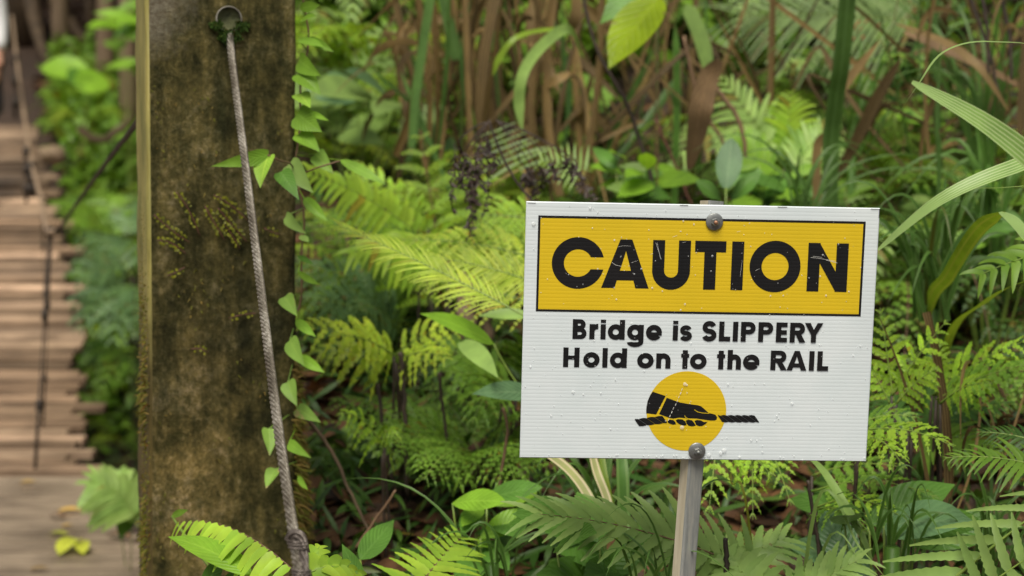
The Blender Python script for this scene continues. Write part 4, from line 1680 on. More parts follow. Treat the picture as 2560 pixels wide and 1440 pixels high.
fern('shaded fern in the gap beside the mossy post foot', 'fern_mid', [
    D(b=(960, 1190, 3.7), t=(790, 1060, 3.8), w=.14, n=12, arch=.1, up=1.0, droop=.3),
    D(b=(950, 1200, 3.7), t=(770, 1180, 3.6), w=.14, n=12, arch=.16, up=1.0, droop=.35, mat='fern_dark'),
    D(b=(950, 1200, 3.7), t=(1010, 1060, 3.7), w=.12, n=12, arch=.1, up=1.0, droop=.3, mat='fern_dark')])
fern('single bright fern frond fanned at the bottom edge centre', 'fern_bright', [
    D(b=(1010, 1520, 2.55), t=(1155, 1342, 2.75), w=.085, n=13, st='A', arch=.06, up=1.0, droop=.05, a0=78, a1=45, pw=.12, prof='even', rad=.0018, stem='stem_brown')], base=P(1010, 1530, 2.6))
fern('large serrated grey green frond behind the sign stake', 'fern_grey', [
    D(b=(1905, 1440, 2.6), t=(1340, 1285, 2.5), w=.115, n=19, st='A', arch=.10, up=.9, droop=.12, a0=62, a1=26, pw=.105, rad=.0022, stem='stem_brown', stalk=.02, prof='even')], base=P(1960, 1500, 2.8))
fern('broad leafleted fern at the foot of the sign stake on its right', 'fern_mid', [
    D(b=(1740, 1480, 2.6), t=(1960, 1345, 2.65), w=.10, n=10, st='A', arch=.06, up=1.6, droop=.2, a0=70, pw=.13, prof='even', mat='fern_grey'),
    D(b=(1900, 1500, 2.5), t=(1800, 1370, 2.6), w=.085, n=9, st='A', arch=.1, up=1.6, droop=.2, pw=.14, prof='even', mat='fern_grey'),
    D(b=(1960, 1520, 2.5), t=(2150, 1400, 2.5), w=.08, n=10, st='A', arch=.1, up=1.6, droop=.2, pw=.13, prof='even', mat='fern_grey')])
fern('yellow green fern hanging below the sign just right of its stake', 'fern_bright', [
    D(b=(1800, 1060, 2.9), t=(1772, 1285, 2.75), w=.072, n=11, st='B', arch=.12, up=.5, droop=.35, a0=62, nostalk=1),
    D(b=(1880, 1080, 2.95), t=(1882, 1300, 2.75), w=.062, n=12, st='B', arch=.1, up=.5, droop=.3, nostalk=1),
    D(b=(1900, 1080, 2.95), t=(1978, 1265, 2.8), w=.055, n=11, st='B', arch=.14, up=.5, droop=.3, nostalk=1),
    D(b=(1830, 1130, 2.9), t=(1930, 1190, 2.8), w=.06, n=9, st='B', arch=.2, up=.6, droop=.4, nostalk=1)], base=P(1830, 1250, 3.0))
fern('toothed green fern reaching right below the lower right sign corner', 'fern_mid', [
    D(b=(2030, 1230, 2.9), t=(2350, 1248, 2.7), w=.075, n=13, st='B', arch=.18, up=1.4, droop=.35),
    D(b=(2040, 1270, 2.85), t=(2265, 1300, 2.65), w=.066, n=12, st='B', arch=.2, up=1.4, droop=.4, mat='fern_bright'),
    D(b=(2030, 1280, 2.8), t=(2165, 1335, 2.6), w=.06, n=11, st='B', arch=.2, up=1.4, droop=.4),
    D(b=(2030, 1190, 3.0), t=(2260, 1170, 2.9), w=.07, n=12, st='B', arch=.16, up=1.4, droop=.35)])
fern('lacy light green fern against the right edge of the sign', 'fern_bright', [
    D(b=(2235, 1010, 2.95), t=(2200, 770, 2.95), w=.075, n=12, st='B', arch=.02, up=.6, droop=.3),
    D(b=(2230, 990, 2.95), t=(2370, 800, 2.9), w=.065, n=11, st='B', arch=.10, up=.8, droop=.35),
    D(b=(2240, 1010, 2.9), t=(2345, 920, 2.85), w=.06, n=11, st='B', arch=.15, up=.9, droop=.35),
    D(b=(2225, 1010, 2.95), t=(2160, 900, 2.95), w=.06, n=10, st='B', arch=.12, up=.9, droop=.35)])
fern('pale green fern fanning over litter at far right middle', 'fern_bright', [
    D(b=(2330, 990, 3.0), t=(2570, 850, 2.9), w=.085, n=14, st='B', arch=.12, up=1.2, droop=.35),
    D(b=(2340, 1000, 2.95), t=(2590, 910, 2.85), w=.08, n=14, st='B', arch=.12, up=1.2, droop=.35, mat='fern_mid'),
    D(b=(2340, 990, 3.0), t=(2350, 860, 3.0), w=.06, n=11, st='B', arch=.08, up=.9, droop=.3),
    D(b=(2350, 1010, 2.9), t=(2480, 960, 2.8), w=.06, n=11, st='B', arch=.2, up=1.2, droop=.35)])
fern('bright fern tips poking out at lower right of the sign', 'fern_bright', [
    D(b=(2140, 1080, 2.75), t=(2385, 1118, 2.6), w=.075, n=12, st='B', arch=.16, up=1.4, droop=.35),
    D(b=(2150, 1100, 2.75), t=(2260, 1170, 2.6), w=.06, n=9, st='B', arch=.25, up=1.1, droop=.5),
    D(b=(2150, 1060, 2.8), t=(2290, 1045, 2.75), w=.06, n=10, st='B', arch=.2, up=1.4, droop=.35, mat='fern_mid')])
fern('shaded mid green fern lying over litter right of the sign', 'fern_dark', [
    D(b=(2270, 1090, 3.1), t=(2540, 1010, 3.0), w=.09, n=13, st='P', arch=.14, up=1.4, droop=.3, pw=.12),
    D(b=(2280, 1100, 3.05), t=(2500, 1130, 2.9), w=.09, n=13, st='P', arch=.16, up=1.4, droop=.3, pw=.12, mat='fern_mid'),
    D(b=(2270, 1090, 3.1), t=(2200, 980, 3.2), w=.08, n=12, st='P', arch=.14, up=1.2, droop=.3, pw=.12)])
fern('pinnate frond with blunt leaflets entering from the right edge', 'fern_mid', [
    D(b=(2680, 620, 2.65), t=(2445, 690, 2.6), w=.062, n=8, st='P', arch=.08, up=.7, droop=.3, a0=66, a1=40, pw=.16, prof='even')], base=P(2700, 900, 2.7))
fern('serrated long leafleted fern in the bottom right corner', 'fern_grey', [
    D(b=(2380, 1450, 2.35), t=(2680, 1215, 2.3), w=.15, n=6, st='A', arch=.02, up=.5, droop=.10, a0=142, a1=138, pw=.062, rad=.003, prof='even', sides=(-1,), stalk=.0),
    D(b=(2420, 1500, 2.3), t=(2640, 1350, 2.25), w=.10, n=6, st='A', arch=.03, up=.9, droop=.1, a0=80, a1=60, pw=.10, prof='even')], base=P(2380, 1560, 2.35))
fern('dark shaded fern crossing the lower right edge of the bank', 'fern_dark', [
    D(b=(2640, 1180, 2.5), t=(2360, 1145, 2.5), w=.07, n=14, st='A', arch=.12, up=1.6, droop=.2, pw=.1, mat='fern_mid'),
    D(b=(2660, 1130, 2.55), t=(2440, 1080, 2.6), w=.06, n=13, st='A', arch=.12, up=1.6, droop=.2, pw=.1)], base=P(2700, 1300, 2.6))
fern('fresh lime fern frond arching before the foot of the post', 'fern_bright', [
    D(b=(760, 1452, 2.45), t=(440, 1308, 2.65), w=.058, n=17, st='P', arch=.20, up=.6, droop=.35, a0=88, a1=50, pw=.19, prof='even', rad=.0012, stem='stem_brown', sides=(-1,))], base=P(790, 1540, 2.4))
fern('lobed bright fern leaf right of the cable splice', 'fern_bright', [
    D(b=(760, 1440, 2.3), t=(905, 1440, 2.35), w=.042, n=6, st='P', arch=.3, up=1.2, droop=.25, pw=.25, prof='even'),
    D(b=(760, 1460, 2.3), t=(800, 1365, 2.35), w=.03, n=5, st='P', arch=.1, up=.8, droop=.2, pw=.28, prof='even')], base=P(790, 1560, 2.3))
# gully side, left of the post
fern('blue green fern mound hanging over the dark gully', 'fern_bluish', [
    D(b=(330, 720, 7.8), t=(190, 830, 7.4), w=.24, n=11, arch=.25, up=.8, droop=.4),
    D(b=(330, 700, 7.8), t=(180, 690, 7.6), w=.24, n=11, arch=.25, up=.8, droop=.4),
    D(b=(340, 730, 7.6), t=(280, 860, 7.2), w=.24, n=11, arch=.25, up=.6, droop=.4),
    D(b=(345, 720, 7.6), t=(340, 850, 7.0), w=.22, n=11, arch=.25, up=.6, droop=.4),
    D(b=(330, 690, 8.0), t=(250, 590, 8.2), w=.22, n=11, arch=.15, up=.6, droop=.4)], base=V((-1.75, 8.6, .2)))
fern('dull green fern above the gully just left of the post', 'fern_mid', [
    D(b=(300, 600, 9.0), t=(150, 540, 8.6), w=.26, n=12, arch=.2, up=.8, droop=.4),
    D(b=(310, 600, 9.0), t=(240, 470, 9.2), w=.26, n=12, arch=.15, up=.6, droop=.4),
    D(b=(320, 600, 9.0), t=(340, 490, 9.2), w=.24, n=12, arch=.15, up=.6, droop=.4, mat='fern_bluish'),
    D(b=(300, 610, 8.8), t=(220, 650, 8.2), w=.24, n=12, arch=.25, up=.8, droop=.4, mat='fern_bluish'),
    D(b=(320, 610, 8.8), t=(330, 690, 8.2), w=.24, n=12, arch=.25, up=.8, droop=.4)], base=V((-1.95, 9.4, .3)))
fern('olive fern hanging in the dark gully mouth', 'fern_mid', [
    D(b=(330, 880, 7.6), t=(240, 1010, 7.2), w=.13, n=11, arch=.25, up=.6, droop=.4),
    D(b=(320, 880, 7.6), t=(210, 900, 7.4), w=.15, n=11, arch=.25, up=.8, droop=.4, mat='fern_dark'),
    D(b=(340, 880, 7.6), t=(320, 960, 7.2), w=.13, n=10, arch=.25, up=.6, droop=.4, mat='fern_dark')], base=V((-1.72, 8.3, -.2)))
fern('pale ribbed fern beside the boardwalk edge left of the post', 'fern_pale', [
    D(b=(345, 1300, 4.9), t=(228, 1215, 4.85), w=.13, n=14, st='P', arch=.4, up=1.5, droop=.25, a0=70, a1=40, pw=.14, prof='even'),
    D(b=(345, 1320, 4.9), t=(300, 1180, 5.0), w=.10, n=12, st='P', arch=.1, up=1.0, droop=.25, pw=.14, prof='even')], base=V((-1.02, 5.0, -.1)))

# ---- fern prototypes and the many ferns that clothe the bank
PROTO = []


def make_proto(mats, nfr, reach, st, seed, label, group):
    rnd = random.Random(seed)
    t = thing('fern', label, 'fern', (0, 0, 0), group)
    for k in range(nfr):
        az = 2 * math.pi * k / nfr + rnd.uniform(-.35, .35)
        d = V((math.cos(az), math.sin(az), 0))
        rch = reach * rnd.uniform(.7, 1.1)
        hgt = reach * rnd.uniform(.25, .75)
        a = V((0, 0, 0))
        c = d * rch * .35 + V((0, 0, hgt * 1.35 + .1))
        e = d * rch + V((0, 0, hgt * rnd.uniform(.3, .8)))
        mb = MB()
        frond(mb, (a, c, e), V((0, 0, 1)) + d * .3, reach * rnd.uniform(.24, .34), 13, st, .22, 66, 34, .3, .003, (1, -1), rnd)
        mb.build('frond', [mats[k % len(mats)], 'stem_brown'], t)
    return t


def dup(root, loc, rz, sc, label=None, group=None, tilt=(0, 0)):
    r = root.copy()
    COL.objects.link(r)
    r.location = loc
    r.rotation_euler = (tilt[0], tilt[1], rz)
    r.scale = (sc, sc, sc)
    if label:
        r['label'] = label
    if group:
        r['group'] = group
    for ch in list(root.children):
        c = ch.copy()
        COL.objects.link(c)
        c.parent = r
    return r


L_BANK = 'green fern in the crowd of ferns clothing the bank behind the sign'
G_BANK = 'ferns clothing the bank'
L_FAR = 'blurred green fern on the slope beyond the gully near the bridge'
G_FAR = 'ferns beyond the gully'
protos = [make_proto(['fern_mid', 'fern_bright', 'fern_mid'], 8, .62, 'B', 21, L_BANK, G_BANK),
          make_proto(['fern_mid', 'fern_dark'], 8, .58, 'C', 22, L_BANK, G_BANK),
          make_proto(['fern_pale', 'fern_mid'], 7, .60, 'P', 23, L_BANK, G_BANK),
          make_proto(['fern_bluish', 'fern_mid'], 7, .55, 'B', 24, L_BANK, G_BANK)]
protos.append(make_proto(['fern_bright', 'fern_bright', 'fern_yellow'], 8, .55, 'C', 25, L_BANK, G_BANK))
rnd = random.Random(77)
spots = []
# (px range, depth range, n, proto choices, scale)
for (x0, x1, d0, d1, n, ch, s0, s1) in (
        (760, 1330, 4.5, 5.6, 20, (4, 0, 4, 3), .4, .65),
        (770, 1300, 3.75, 4.4, 16, (1, 0, 1, 3), .34, .5),
        (760, 1010, 5.6, 6.8, 12, (4, 2, 0), .8, 1.2),
        (760, 1100, 5.0, 6.6, 16, (0, 2, 0, 3), .7, 1.05),
        (1300, 1800, 4.2, 5.4, 8, (1, 3, 0), .4, .6),
        (1750, 2300, 4.2, 6.2, 18, (2, 2, 0, 3, 1), .6, 1.0),
        (2200, 2700, 3.6, 5.4, 8, (1, 3, 0), .4, .7),
        (2750, 3900, 2.8, 6.0, 16, (0, 1, 3, 4), .4, .8),
        (1200, 2600, 6.0, 7.6, 18, (2, 0, 1, 3), .8, 1.2),
        (130, 345, 9.8, 12.5, 16, (0, 3, 4, 0), .55, .9),
        (180, 345, 8.8, 10.5, 9, (3, 0, 3), .6, .9)):
    for k in range(n):
        spots.append((rnd.uniform(x0, x1), rnd.uniform(d0, d1), rnd.choice(ch), rnd.uniform(s0, s1)))
used = set()
for (px, d, k, sc) in spots:
    x = (px - 1280) / FPX * d
    y = d * 1.0
    far = px < 346
    if far and deck_edge(min(y, 12.9)) - 1.4 < x < deck_edge(min(y, 12.9)) + .25 and y < 14:
        x = deck_edge(min(y, 12.9)) + .35 + rnd.random() * .8
    z = H(x, y) - .02
    lab, grp = (L_FAR, G_FAR) if far else (L_BANK, G_BANK)
    if k not in used and not far:
        used.add(k)
        r = protos[k]
        r.location = (x, y, z)
        r.rotation_euler = (0, 0, rnd.uniform(0, 6.28))
        r.scale = (sc, sc, sc)
    else:
        dup(protos[k], (x, y, z), rnd.uniform(0, 6.28), sc, lab, grp, (rnd.uniform(-.15, .25), rnd.uniform(-.15, .15)))


# ---------------------------------------------------------------- dry hanging leaf clumps (top centre) and stalks
def dry_clump(label, x0, x1, ytop, ybot, d, n, seed, wpx=(5, 20), greens=4, lean=.12):
    rnd = random.Random(seed)
    foot = P((x0 + x1) / 2, ybot, d)
    foot.z = H(foot.x, foot.y)
    t = thing('dry_reed_clump', label, 'reeds', foot)
    br_, tn, gr = MB(), MB(), MB()
    for k in range(int(n * 1.6) + greens):
        dd = d + rnd.uniform(-.4, .45)
        xa = rnd.uniform(x0, x1)
        hh = ybot - ytop
        wd = rnd.uniform(*wpx) / FPX * d / 2
        bit = k < int(n * 1.6) and rnd.random() < .6
        if bit:            # broken, leaning and hanging leaves
            ya = rnd.uniform(ytop - 40, ybot)
            ang = rnd.gauss(0, .9)
            ln = rnd.uniform(70, 230)
            a = P(xa, ya, dd)
            b = P(xa + math.sin(ang) * ln, ya + math.cos(ang) * ln, dd + rnd.uniform(-.15, .1))
            c = (a + b) / 2 + RT * rnd.uniform(-.05, .05) + UP * rnd.uniform(.0, .11) - FW * rnd.uniform(0, .08)
            pts = bez(a, c, b, 9)
            wd *= 1.15
        else:
            xb = xa + rnd.gauss(0, 1.6) * lean * hh
            ya = ybot + rnd.uniform(-60, 120)
            yb = ytop + rnd.uniform(-150, 260)
            a, b = P(xa, ya, dd), P(xb, yb, dd + rnd.uniform(-.15, .15))
            c = (a + b) / 2 + RT * rnd.gauss(0, .05) + FW * rnd.uniform(-.08, .05)
            pts = bez(a, c, b, 9)
            if rnd.random() < .4:
                e = b + V((rnd.uniform(-.25, .25), rnd.uniform(-.1, .05), -rnd.uniform(.05, .35)))
                pts += bez(b, b + (b - c) * .3, e, 6)[1:]
        m = len(pts)
        ws = [wd * (min(1, .4 + i / m * 2)) * (1 - (i / (m - 1)) ** 4 * .9) * rnd.uniform(.7, 1.2) for i in range(m)]
        nr = V((rnd.uniform(-1.6, 1.6), -1, rnd.uniform(-.3, .6)))
        (gr if k >= int(n * 1.6) else (tn if rnd.random() < .3 else br_)).ribbon(pts, ws, nr, rnd.uniform(-.6, .6))
    for k in range(max(1, n // 11)):
        xa, dd = rnd.uniform(x0, x1), d - rnd.uniform(.2, .45)
        a, b = P(xa, ybot + 60, dd), P(xa + rnd.uniform(-60, 60), ytop - 120, dd)
        wd = rnd.uniform(12, 22) / FPX * d / 2
        pts = bez(a, (a + b) / 2 + RT * rnd.uniform(-.12, .12), b, 12)
        (tn if k % 2 else br_).ribbon(pts, [wd * rnd.uniform(.75, 1.15) for _ in pts], V((rnd.uniform(-.8, .8), -1, .1)), rnd.uniform(.2, .6))
    br_.build('dead_leaves', 'reed_brown', t)
    tn.build('dead_leaves', 'reed_tan', t)
    gr.build('green_leaves', 'reed_green', t)
    return t


dry_clump('narrow brown reed clump behind the leafy upright fern', 985, 1110, -40, 330, 4.9, 20, 1, greens=5)
dry_clump('broad brown reed clump left of the arched pale blade', 1110, 1240, -60, 360, 4.8, 24, 2, (6, 26), 4, .08)
dry_clump('dense tan reed clump behind the arched pale blade', 1240, 1400, -60, 430, 4.9, 28, 3, (5, 24), 4, .12)
dry_clump('dark brown reed clump left of the big yellow leaf', 1390, 1540, -60, 420, 5.0, 24, 4, (5, 20), 4, .25)
dry_clump('mixed brown and green reed clump right of the big yellow leaf', 1600, 1760, -60, 430, 5.1, 20, 5, (5, 18), 6, .2)
dry_clump('thin slanting reed clump above the right part of the sign', 1880, 2200, -30, 480, 4.8, 10, 6, (4, 15), 6, .5)
dry_clump('dark reed clump in the shaded upper right', 2250, 2560, -60, 330, 4.6, 30, 8, (4, 18), 6, .6)
dry_clump('sparse brown reed clump at lower right of the shaded bank', 2330, 2560, 900, 1340, 3.2, 12, 9, (3, 12), 5, .25)



def stick(label, pts, r0, r1, mat='stem_brown', name='dead_stick', cat='stick', group=None, sides=6):
    mb = MB()
    mb.origin = V(pts[0])
    sm = []
    for i in range(len(pts) - 1):
        p0, p1, p2, p3 = pts[max(0, i - 1)], pts[i], pts[i + 1], pts[min(len(pts) - 1, i + 2)]
        for k in range(6):
            t = k / 6
            sm.append(0.5 * ((2 * p1) + (p2 - p0) * t + (2 * p0 - 5 * p1 + 4 * p2 - p3) * t * t + (3 * p1 - p0 - 3 * p2 + p3) * t ** 3) + V((U(-1, 1), 0, U(-1, 1))) * r0 * .35)
    sm.append(pts[-1])
    n = len(sm)
    mb.tube(sm, [r0 + (r1 - r0) * i / (n - 1) for i in range(n)], sides)
    return tag(mb.build(name, mat), label, cat, group)


def Q(d, *xy):
    return [P(x, y, d) for x, y in xy]


stick('thin dark branch slanting down from the top past the yellow leaf', Q(4.1, (1455, -20), (1490, 120), (1570, 270), (1620, 420), (1645, 520)), .004, .006, 'stem_dark')
stick('reddish twig running down left of the sign stake top', Q(4.3, (1640, 300), (1690, 420), (1740, 540)), .004, .003, 'twig_red')
stick('long tan stalk leaning right above the sign bolt', Q(4.2, (1760, 180), (1845, 300), (1868, 420), (1880, 560)), .006, .005, 'stem_brown')
stick('straight tan reed slanting over the pale ferns at upper right', Q(4.4, (1710, 90), (1745, 250), (1800, 340), (1830, 420)), .005, .004, 'stem_brown')
stick('brown rotten stump standing in the gap left of the sign', Q(3.95, (1165, 860), (1168, 760), (1172, 690)), .028, .024, 'bark_pale', 'tree_stump', 'stump', sides=10)
stick('slim brown stump beside the rotten stump left of the sign', Q(4.0, (1215, 860), (1212, 780), (1210, 700)), .018, .016, 'bark', 'tree_stump', 'stump', sides=10)
stick('brown stick leaning from the mossy post edge down to the litter', Q(3.15, (765, 1040), (830, 1130), (870, 1220), (925, 1330)), .0042, .003, 'bark')
stick('pale brown stick leaning up right from the litter by the cable', Q(3.1, (890, 1370), (945, 1290), (990, 1225)), .0032, .002, 'stem_brown')
stick('black upright stem below the yellow drooping fern', Q(3.4, (1000, 880), (1008, 960), (1012, 1060), (1020, 1240)), .0055, .005, 'stem_dark', 'bare_stem', 'stem')
stick('black stem with a bend left of the tallest black stem', Q(3.45, (945, 960), (955, 1060), (965, 1130), (1010, 1300)), .004, .004, 'stem_dark', 'bare_stem', 'stem')
stick('slim dark stem rising right of the tallest black stem', Q(3.45, (1098, 930), (1105, 1010), (1115, 1090), (1118, 1200)), .004, .003, 'stem_dark', 'bare_stem', 'stem')
stick('crooked grey twig beside the lower left sign corner', Q(3.1, (1258, 1020), (1268, 1075), (1262, 1130), (1245, 1240)), .003, .003, 'stem_brown', 'bare_stem', 'stem')
stick('brown broken stick standing at bottom right of the stake', Q(2.55, (1818, 1460), (1816, 1400), (1815, 1345)), .0045, .0035, 'stem_dark', 'bare_stem', 'stem')
stick('thin dark stem under the toothed fern at lower right', Q(2.7, (2020, 1200), (2035, 1290), (2045, 1360), (2055, 1460)), .003, .003, 'stem_dark', 'bare_stem', 'stem')
stick('tall dark bamboo stem at the upper right', Q(4.6, (2335, -20), (2340, 200), (2350, 520)), .010, .010, 'reed_green', 'bare_stem', 'stem')
for k, (x0, y0, x1, y1, lab) in enumerate(((2420, -20, 2500, 250, 'thin black stem bowing at the top right corner'),
                                           (2500, -20, 2530, 200, 'fine dark stem nearest the top right corner'),
                                           (2455, -10, 2470, 190, 'straight dark stem between two bowed ones at top right'))):
    stick(lab, Q(4.2, (x0, y0), ((x0 + x1) / 2 + 8, (y0 + y1) / 2), (x1, y1)), .005, .004, 'stem_dark', 'bare_stem', 'stem')

# dark dry seed panicles left above the sign
def panicle(label, top, strands, d, seed):
    rnd = random.Random(seed)
    t = thing('seed_panicle', label, 'seed head', P(*top, d))
    q, s = MB(), MB()
    for (x0, y0, x1, y1) in strands:
        n = 10
        a, b = P(x0, y0, d), P(x1, y1, d + rnd.uniform(-.04, .04))
        pts = bez(a, (a + b) / 2 + RT * rnd.uniform(-.02, .02), b, n)
        pts = [p + V((rnd.uniform(-1, 1), rnd.uniform(-1, 1), 0)) * .005 for p in pts]
        q.tube(pts, .0014, 4)
        for p in pts[2:]:
            for _ in range(3):
                e = p + V((rnd.uniform(-1, 1) * .015, rnd.uniform(-1, 1) * .012, rnd.uniform(-.018, .008)))
                leaf(s, p, e, .0026, V((rnd.uniform(-1, 1), -1, .3)), 'oval', .2, .3, 3)
    for (x0, y0) in {(u, v) for (u, v, _, _) in strands}:
        q.tube(bez(P(*top, d), P((x0 + top[0]) / 2, (y0 + top[1]) / 2 - 20, d), P(x0, y0, d), 6), .0011, 4)
    q.build('branches', 'seed_dark', t)
    s.build('seeds', 'seed_dark', t)


panicle('dark dry seed tassel dangling over the upright fern', (1222, 305), [(1140, 360, 1135, 520), (1160, 380, 1180, 560), (1172, 385, 1176, 570), (1180, 380, 1185, 510), (1165, 380, 1168, 500), (1205, 340, 1200, 450), (1215, 340, 1212, 530), (1225, 335, 1235, 420), (1145, 350, 1150, 450), (1210, 345, 1205, 470), (1190, 370, 1178, 590)], 3.4, 41)
panicle('sparse dark dry seed spray just above the sign corner', (1240, 300), [(1330, 420, 1320, 460), (1345, 410, 1352, 465), (1400, 385, 1430, 440), (1420, 390, 1462, 470), (1440, 400, 1478, 500), (1380, 400, 1395, 450), (1300, 400, 1340, 500)], 3.5, 42)
stick('fine dark twig linking the seed tassels to the sign top', Q(3.45, (1222, 300), (1260, 400), (1310, 480), (1352, 520)), .0022, .003, 'stem_dark')

# ---------------------------------------------------------------- big individual leaves and blades
def blade_plant(label, cat, name, foot, blades, mat, group=None):
    """blades: list of (list of world pts, width m, shape, nrm, mat or None)"""
    t = thing(name, label, cat, foot, group)
    for pts, wd, shape, nr, mt in blades:
        sm = []
        for i in range(len(pts) - 1):
            p0, p1, p2, p3 = pts[max(0, i - 1)], pts[i], pts[i + 1], pts[min(len(pts) - 1, i + 2)]
            for k in range(7):
                u = k / 7
                sm.append(0.5 * ((2 * p1) + (p2 - p0) * u + (2 * p0 - 5 * p1 + 4 * p2 - p3) * u * u + (3 * p1 - p0 - 3 * p2 + p3) * u ** 3))
        sm.append(pts[-1])
        n = len(sm)
        ws = []
        for i in range(n):
            u = i / (n - 1)
            if shape == 'taper':
                ws.append(wd * max(.03, (1 - u ** 1.6)))
            elif shape == 'even':
                ws.append(wd * min(1, .7 + u) * (1 if u < .85 else max(.05, 1 - (u - .85) / .15)))
            elif shape == 'both':
                ws.append(wd * max(.04, math.sin(math.pi * (u * .94 + .04)) ** .7))
            else:
                ws.append(wd)
        q = MB()
        q.ribbon(sm, ws, nr, .16)
        q.build('blade', mt or mat, t)
    return t


nF = V((.15, -.8, .6))
# right-hand striped grass: root beyond the right edge
gfoot = P(2760, 1300, 2.4)
gfoot.z = H(gfoot.x, gfoot.y)
blade_plant('pale striped grass with long blades entering from the right edge', 'grass', 'striped_grass', gfoot, [
    ([gfoot, P(2820, 700, 2.3), P(2650, 470, 2.1), P(2480, 320, 2.05), P(2280, 205, 2.05)], .0155, 'both', V((-.5, -.7, .5)), 'grass_pale'),
    ([gfoot, P(2800, 600, 2.4), P(2680, 390, 2.25), P(2530, 420, 2.2), P(2350, 500, 2.2), P(2195, 625, 2.25)], .0115, 'both', V((-.2, -.75, .6)), 'grass_pale'),
    ([gfoot, P(2790, 400, 2.5), P(2650, 150, 2.4), P(2480, 105, 2.35), P(2360, 130, 2.35), P(2290, 220, 2.35), P(2215, 330, 2.4)], .0055, 'taper', V((-.2, -.3, 1)), 'grass_pale'),
    ([gfoot, P(2800, 560, 2.45), P(2660, 470, 2.4), P(2480, 470, 2.4), P(2330, 472, 2.4)], .0012, 'taper', nF, 'grass_olive')], 'grass_pale')
of = P(2330, 900, 3.7)
of.z = H(of.x, of.y)
blade_plant('olive strap leaves folding over at right of the sign', 'grass', 'strap_leaf_plant', of, [
    ([of, P(2318, 800, 3.3), P(2370, 690, 3.0), P(2440, 580, 2.75), P(2512, 528, 2.5)], .0125, 'even', nF, 'grass_olive'),
    ([P(2500, 530, 2.505), P(2540, 560, 2.48), P(2600, 640, 2.46)], .0105, 'both', V((.3, -.8, .4)), 'grass_pale'),
    ([of, P(2370, 860, 3.3), P(2460, 760, 2.9), P(2560, 705, 2.6), P(2680, 680, 2.4)], .0125, 'even', V((-.3, -.5, .8)), 'grass_olive'),
    ([of, P(2345, 480, 3.8), P(2340, 300, 3.8), P(2352, 110, 3.9)], .012, 'both', V((.8, -.6, .2)), 'reed_green')], 'grass_olive')


def tuft(label, px, py, d, n, hgt, spread, mat, seed, wd=.006, group=None, name='grass_tuft'):
    rnd = random.Random(seed)
    foot = P(px, py, d)
    gz = H(foot.x, foot.y)
    mb = MB()
    mb.origin = V((foot.x, foot.y, min(gz, foot.z)))
    for k in range(n):
        az = rnd.uniform(0, 6.283)
        d_ = V((math.cos(az), math.sin(az) * .7, 0))
        h = hgt * rnd.uniform(.55, 1.1)
        r = spread * rnd.uniform(.3, 1.1)
        a = foot + V((rnd.uniform(-.03, .03), rnd.uniform(-.03, .03), 0))
        c = a + d_ * r * .3 + V((0, 0, h * 1.15))
        e = a + d_ * r + V((0, 0, h * rnd.uniform(.25, .95)))
        m = 10
        ws = [wd * rnd.uniform(.8, 1.2) * max(.04, (1 - (i / m) ** 1.8)) * min(1, .6 + i / m * 2) for i in range(m + 1)]
        mb.ribbon(bez(a, c, e, m), ws, V((rnd.uniform(-.6, .6), -.7, .7)), .25)
    if gz < foot.z - .05:
        mb.tube([V((foot.x, foot.y, gz)), foot + V((0, 0, .02))], .012, 6)
    o = mb.build(name, mat)
    return tag(o, label, 'grass', group)


tuft('dark green grass tuft just right of the upper sign edge', 2330, 800, 3.3, 34, .30, .24, 'grass_green', 51, .006)
tuft('second dark grass tuft deeper in the shade at right', 2480, 640, 4.0, 30, .34, .30, 'grass_green', 52, .006)
tuft('grass tuft under the sign with pale edged blades', 1500, 1330, 2.95, 10, .2, .25, 'grass_green', 53, .005)
tuft('thin grass tuft at the bottom right of the bank', 2230, 1400, 2.6, 12, .16, .20, 'grass_green', 54, .004)
tuft('arching thin grass tuft left of the sign stake base', 1640, 1500, 2.5, 10, .18, .34, 'grass_green', 55, .003)
tuft('fine grass tuft among broad leaves at bottom centre', 1230, 1440, 2.8, 9, .15, .3, 'grass_green', 56, .003)
tuft('grass tuft behind the top edge of the sign', 2010, 560, 3.9, 14, .26, .36, 'grass_green', 57, .004)
tuft('tall dark grass tuft in the upper right corner', 2450, 420, 4.4, 20, .5, .5, 'grass_green', 58, .006)
tuft('loose grass tuft near the top right of the frame', 2130, 380, 4.6, 16, .4, .55, 'grass_green', 59, .004)
tuft('shaded grass tuft at the bottom right corner', 2480, 1450, 2.7, 12, .2, .2, 'grass_green', 60, .0035)

bf = P(1640, 1400, 2.75)
bf.z = H(bf.x, bf.y)
blade_plant('half dried strap leaves hanging below the sign', 'grass', 'strap_leaf_plant', bf, [
    ([P(1330, 1110, 2.85), P(1405, 1160, 2.8), P(1455, 1215, 2.75), P(1495, 1290, 2.72)], .0085, 'even', nF, 'grass_dry'),
    ([P(1475, 1110, 2.85), P(1492, 1180, 2.8), P(1515, 1240, 2.78), P(1530, 1300, 2.76)], .0075, 'even', nF, 'grass_dry'),
    ([P(1550, 1110, 2.85), P(1556, 1180, 2.82), P(1560, 1290, 2.8), P(1565, 1400, 2.78), bf], .011, 'even', nF, 'grass_green'),
    ([P(1500, 1110, 2.88), P(1512, 1200, 2.85), P(1530, 1280, 2.84), P(1560, 1420, 2.8), bf], .007, 'even', nF, 'grass_olive')], 'grass_dry')
bf = P(1960, 1330, 2.6)
bf.z = H(bf.x, bf.y)
